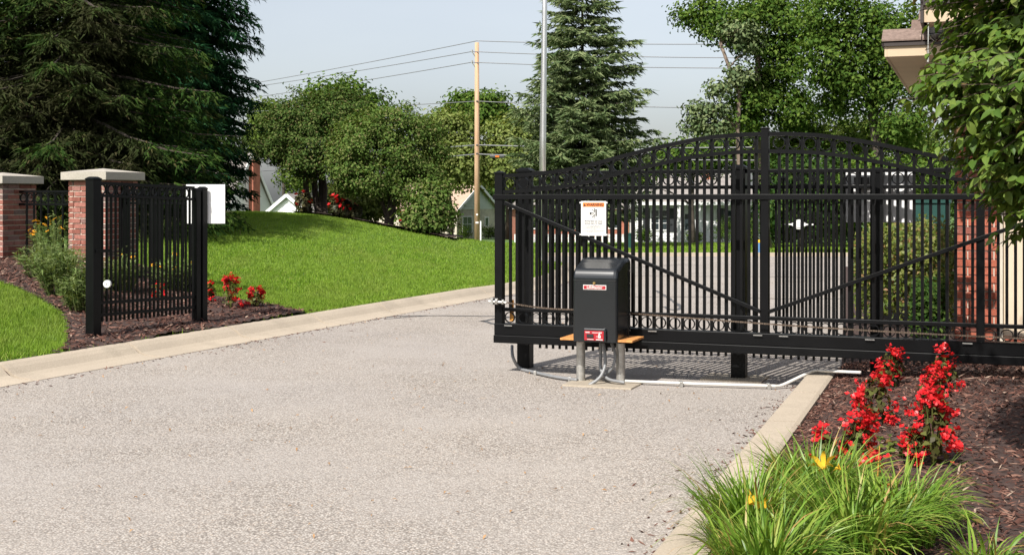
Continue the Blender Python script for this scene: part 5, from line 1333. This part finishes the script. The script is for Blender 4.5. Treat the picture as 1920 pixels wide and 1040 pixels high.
for px, py, h, wpx, nf, lab in ((433,582,0.40,50,60,'tall red begonia beside the far post of the receiver panel'), (481,580,0.27,44,50,'small red begonia on the mulch tip beside the lawn'),
        (394,570,0.26,30,22,'red begonia partly hidden by the far receiver post'), (300,566,0.22,40,14,'red begonia behind the bars of the receiver panel')):
    b = base_at(px, py); b.z -= 0.01; begonia(lab, b, h, wpx/FPX*b.y, nf, 'red begonias in the left mulch bed', 0.022, 100)

# roses along the crest bed
def rose(label, px, Y, h, wpx, nf):
    b = gb(px, Y); b.z += 0.05; t = thing('rose_bush', label, 'bush', b, 0, 'red roses on the crest bed'); w_ = wpx/FPX*Y
    n = 500; d = rng.normal(size=(n,3)); d /= np.linalg.norm(d,axis=1)[:,None]; P = d*(rng.uniform(0.3,1,n)**0.5)[:,None]*np.array([w_/2,w_/2,h/2])+np.array([0,0,h/2])
    stuff(bigmesh('foliage', leaf_quads(P, d+np.array([0,0,0.6]), 0.08, 0.6), quads(n), M['rose'], t))
    for i in range(nf):
        a = random.uniform(0,6.28); u = random.random(); put(FLW[i % 4], 'flower', t, (math.cos(a)*w_*0.5*math.sqrt(1-u*u*0.7), math.sin(a)*w_*0.5*math.sqrt(1-u*u*0.7)-0.05, h*(0.35+0.65*u)), (random.gauss(-0.5,0.5),random.gauss(0,0.5),a), [0.048]*3)
for px, Y, h, wpx, nf, lab in ((568,30.0,0.55,34,7,'dark red rose bush left of the taller round tree trunk'), (630,29.3,0.50,26,14,'red rose bush right of the taller round tree trunk'), (650,29.2,0.42,24,16,'bright red rose bush between the two round trees'),
        (668,29.1,0.35,24,9,'low dark red rose bush between the two round trees'), (765,28.4,0.40,34,16,'red rose bush right of the olive tree trunks'), (795,28.2,0.34,34,14,'red rose bush beneath the light green end shrub')):
    rose(lab, px, Y, h, wpx, nf)

# ------------------------------------------------------------------ daylilies in front
def blade_np(base, az, L, bend, w_, seg=7, tw=0.0):
    t = np.linspace(0,1,seg+1); ang = bend[:,None]*t[None]**1.15; 
    ds = (L/seg)[:,None]; r = np.cumsum(np.sin(ang)*ds, 1); z = np.cumsum(np.cos(ang)*ds, 1); r = np.c_[np.zeros(len(L)), r[:,:-1]]; z = np.c_[np.zeros(len(L)), z[:,:-1]]
    c = np.stack([base[:,0:1]+np.cos(az)[:,None]*r, base[:,1:2]+np.sin(az)[:,None]*r, base[:,2:3]+z], -1)
    wv = (w_[:,None]*np.minimum(1, (1-t)[None]*2.2+0.0)*np.minimum(1, 0.6+t[None]*2))/2; sd_ = np.stack([-np.sin(az+tw), np.cos(az+tw), 0*az+0.25], -1)[:,None,:]
    lo = c-sd_*wv[...,None]; hi = c+sd_*wv[...,None]
    return np.stack([lo, hi], 2).reshape(len(L), -1, 3)
def blade_faces(n, seg=7):
    i = np.arange(seg); f = np.stack([2*i, 2*i+1, 2*i+3, 2*i+2], 1); return (np.arange(n)[:,None,None]*(2*(seg+1))+f[None]).reshape(-1,4)
def daylily(label, ctr_, spread, n, nsep, L0, group):
    t = thing('daylily', label, 'plant', ctr_, 0, group)
    az = rng.uniform(0,2*np.pi,n); rr = spread*rng.uniform(0,1,n)**0.6; L = L0*rng.uniform(0.55,1.15,n); bend = rng.uniform(0.9,2.9,n); w_ = rng.uniform(0.006,0.0115,n)
    base = np.stack([np.cos(az)*rr*0.7, np.sin(az)*rr*0.7, -0.02+0*az],1); az2 = az+rng.normal(0,0.5,n)
    v = blade_np(base, az2, L, bend, w_, 7, rng.normal(0,0.5,n))
    fr_ = np.argsort(-(L*np.cos(bend*0.4))+np.sin(az)*0.15+rng.uniform(0,0.2,n)); sep = fr_[:nsep]; rest_ = fr_[nsep:]
    F = blade_faces(1)
    for i in sep:
        me = bpy.data.meshes.new('leaf_blade'); me.from_pydata([tuple(x) for x in v[i]], [], [tuple(int(k) for k in q) for q in F]); me.polygons.foreach_set('use_smooth',[True]*len(me.polygons))
        link('leaf_blade', me, M['lily_obj'], t)
    stuff(bigmesh('leaf_mass', v[rest_].reshape(-1,3), blade_faces(len(rest_)), M['lily'], t, smooth=True))
    return t
# the separate blades take their colour from the object's random value
def objleaf(name, stops, transl, rough, spec):
    m = leafmat(name, stops, transl, rough, spec); n_ = m.node_tree.nodes
    oi = n_.new('ShaderNodeObjectInfo'); rp = [x for x in n_ if x.bl_idname == 'ShaderNodeValToRGB'][0]; m.node_tree.links.new(oi.outputs['Random'], rp.inputs[0]); return m
M['lily_obj'] = objleaf('lily_blade', [(0.0,(0.075,0.165,0.014)),(0.5,(0.165,0.285,0.030)),(0.88,(0.27,0.37,0.06)),(0.97,(0.36,0.30,0.07)),(1.0,(0.42,0.22,0.07))], 0.3, 0.42, 0.4)
M['dogwood_obj'] = objleaf('dogwood_leaf', [(0.0,(0.065,0.130,0.018)),(0.45,(0.115,0.190,0.030)),(0.9,(0.17,0.24,0.045)),(0.985,(0.20,0.21,0.06)),(1.0,(0.26,0.14,0.08))], 0.34, 0.5, 0.3)
Lm.materials[0] = M['dogwood_obj']
GRD = 'daylily clumps at the front right kerb'
def lily_at(px, py): return bed_pt(px, py)
daylily('daylily clump spilling over the concrete kerb at lower right', lily_at(1410,1000), 0.24, 640, 60, 0.44, GRD)
daylily('daylily clump with a yellow bloom just before the begonias', lily_at(1530,945), 0.24, 640, 60, 0.41, GRD)
daylily('daylily clump with dry brown stalks at the bottom edge', lily_at(1600,1040), 0.24, 640, 60, 0.42, GRD)
daylily('daylily clump reaching onto the bare mulch at right', lily_at(1690,1010), 0.18, 560, 50, 0.39, GRD)
daylily('daylily clump at the bottom edge over the kerb', lily_at(1440,1090), 0.24, 560, 40, 0.42, GRD)
daylily('thin daylily tuft at the bottom right corner', lily_at(1850,1100), 0.13, 90, 30, 0.30, GRD)
def lily_flower(label, loc, rot, s):
    t = thing('daylily_flower', label, 'flower', loc, rot, 'yellow daylily blooms')
    for i in range(6):
        a = 2*math.pi*i/6; ca, sa = math.cos(a), math.sin(a); mb = MB(); v = []; f = []
        for q, (r, z, w_) in enumerate(((0.08,0,0.06),(0.25,0.35,0.16),(0.55,0.75,0.20),(0.95,0.85,0.10),(1.1,0.78,0.01))):
            v += [(ca*r-sa*w_,sa*r+ca*w_,z+0.05),(ca*r+sa*w_,sa*r-ca*w_,z+0.05)]
        f = [(2*q,2*q+1,2*q+3,2*q+2) for q in range(4)]; mb.add([(x*s,y*s,z*s) for x,y,z in v], f); o = mb.build('petal', M['yellow'], t, smooth=True)
    mb = MB(); mb.tube([(0,0,0),(0.005,0,-0.1),(0.02,0.02,-0.3)],0.004,5); mb.build('stem', M['lily'], t); t.rotation_euler = (R(-50), R(25), rot)
lily_flower('drooping yellow daylily bloom in the middle of the leaves', V(1545,880,5.2), R(20), 0.055)
lily_flower('golden daylily bloom low at the left of the leaves', V(1400,945,4.75), R(-60), 0.045)
lily_flower('small yellow daylily bud right of the low golden bloom', V(1437,952,4.8), R(60), 0.03)
lily_flower('thin yellow daylily bud right of the drooping bloom', V(1577,880,5.2), R(90), 0.025)
for px, py, Y, h, lab in ((1645,900,5.6,0.30,'upright dry brown daylily stalk nearest the begonias'),(1610,985,5.0,0.20,'short dry orange stalk in the daylily leaves'),(1668,990,5.0,0.28,'leaning dry brown daylily stalk by the mulch')):
    mb = MB(); p = Vector(V(px,py,Y)); ln = 0.10 if 'leaning' in lab else 0.01
    mb.tube([p-Vector((ln,0,h*0.5)), p, p+Vector((ln,0,h*0.5))],[0.005,0.004,0.002],6); tag(mb.build('dry_stalk', M['rust']), lab, 'stalk')
# small weeds
def weed(label, b, h, n, leaf, m):
    t = thing('weed', label, 'plant', b); d = rng.normal(size=(n,3)); d[:,2] = abs(d[:,2]); d /= np.linalg.norm(d,axis=1)[:,None]
    P = d*h*rng.uniform(0.4,1,n)[:,None]; stuff(bigmesh('foliage', leaf_quads(P, d+np.array([0,0,1.0]), leaf, 0.7), quads(n), m, t)); mb = MB(); mb.tube([(0,0,-0.03),(0,0,h*0.6)],0.004,5); mb.build('stem', m, t)
weed('small bright green weed between the two begonia rows', bed_pt(1668,842), 0.14, 40, 0.045, M['hedge']); weed('round leaved weed on mulch right of the daylilies', bed_pt(1795,985), 0.10, 10, 0.065, M['hedge'])

# ------------------------------------------------------------------ perennials by the pillars
def perennial(label, base, h, w_, n, leaf, m, nfl=0, flm=None, asp=0.16):
    t = thing('perennial', label, 'plant', base, 0, 'leafy perennials by the pillars')
    ns = max(12, n//26); v = []; P = []; Nn = []; Dr = []; mb = MB(); tips = []
    for i in range(ns):
        a = random.uniform(0,6.28); r = w_*0.5*math.sqrt(random.random()); b0 = Vector((math.cos(a)*r*0.45, math.sin(a)*r*0.45, 0)); e = Vector((math.cos(a)*r, math.sin(a)*r, h*random.uniform(0.65,1.05)*(1-0.35*(r/(w_*0.5))**2)))
        mb.tube([b0-Vector((0,0,0.03)), b0.lerp(e,0.6)+Vector((0,0,0.05*h)), e],[0.005,0.004,0.002],4,cap=False); tips.append(e)
        for k in range(n//ns):
            tt_ = random.uniform(0.15,1.0); p = b0.lerp(e, tt_)+Vector((0,0,0.05*h*math.sin(math.pi*tt_))); az = random.uniform(0,6.28)
            dr = np.array([math.cos(az), math.sin(az), random.uniform(-0.2,0.7)]); P.append(np.array(p)+dr*leaf*0.5); Dr.append(dr); Nn.append(np.array([-0.3*math.cos(az),-0.3*math.sin(az),1.0])+rng.normal(size=3)*0.25)
    stuff(bigmesh('foliage', leaf_quads(np.array(P), np.array(Nn), leaf, asp, 0.06, np.array(Dr)), quads(len(P)), m, t)); stuff(mb.build('stems', m, t))
    random.shuffle(tips)
    for e in tips[:nfl]:
        fm = CONE
        put(fm, 'flower', t, (e.x, e.y, e.z+0.03), (random.gauss(-0.5,0.35), random.gauss(0,0.35), random.uniform(0,6)), [0.036*random.uniform(0.8,1.2)]*3)
    return t
mb = MB()
for i in range(10):
    a = 2*math.pi*i/10; ca, sa = math.cos(a), math.sin(a); mb.add([(0.2*ca,0.2*sa,0.05),(ca*0.6-sa*0.2,sa*0.6+ca*0.2,0.03),(ca,sa,-0.08),(ca*0.6+sa*0.2,sa*0.6-ca*0.2,0.03)],[(0,1,2,3)])
CONE = mb.mesh('flower'); CONE.materials.append(M['coneflower'])
perennial('tall leafy perennial bush between the pillars and receiver post', base_at(120,560), 0.62, 0.72, 2600, 0.10, M['perennial'])
perennial('leafy perennial spreading left below the low iron fence', base_at(88,528), 0.50, 0.75, 2200, 0.10, M['perennial'])
perennial('low leafy perennial at the foot of the near receiver post', base_at(155,588), 0.45, 0.5, 1500, 0.09, M['perennial'])
perennial('perennial with orange yellow daisy flowers before the iron fence', base_at(108,503), 0.72, 0.80, 1900, 0.09, M['perennial'], 26)
perennial('green perennial behind the bars of the receiver panel', base_at(225,550), 0.5, 0.6, 1600, 0.09, M['perennial'], 3)
perennial('perennial with few orange blooms behind the far end of receiver bars', base_at(330,548), 0.45, 0.7, 1600, 0.09, M['perennial'], 6)
print('conifer slivers', cn, 'polys', sum(len(m.polygons) for m in bpy.data.meshes), 'objects', len(bpy.data.objects))
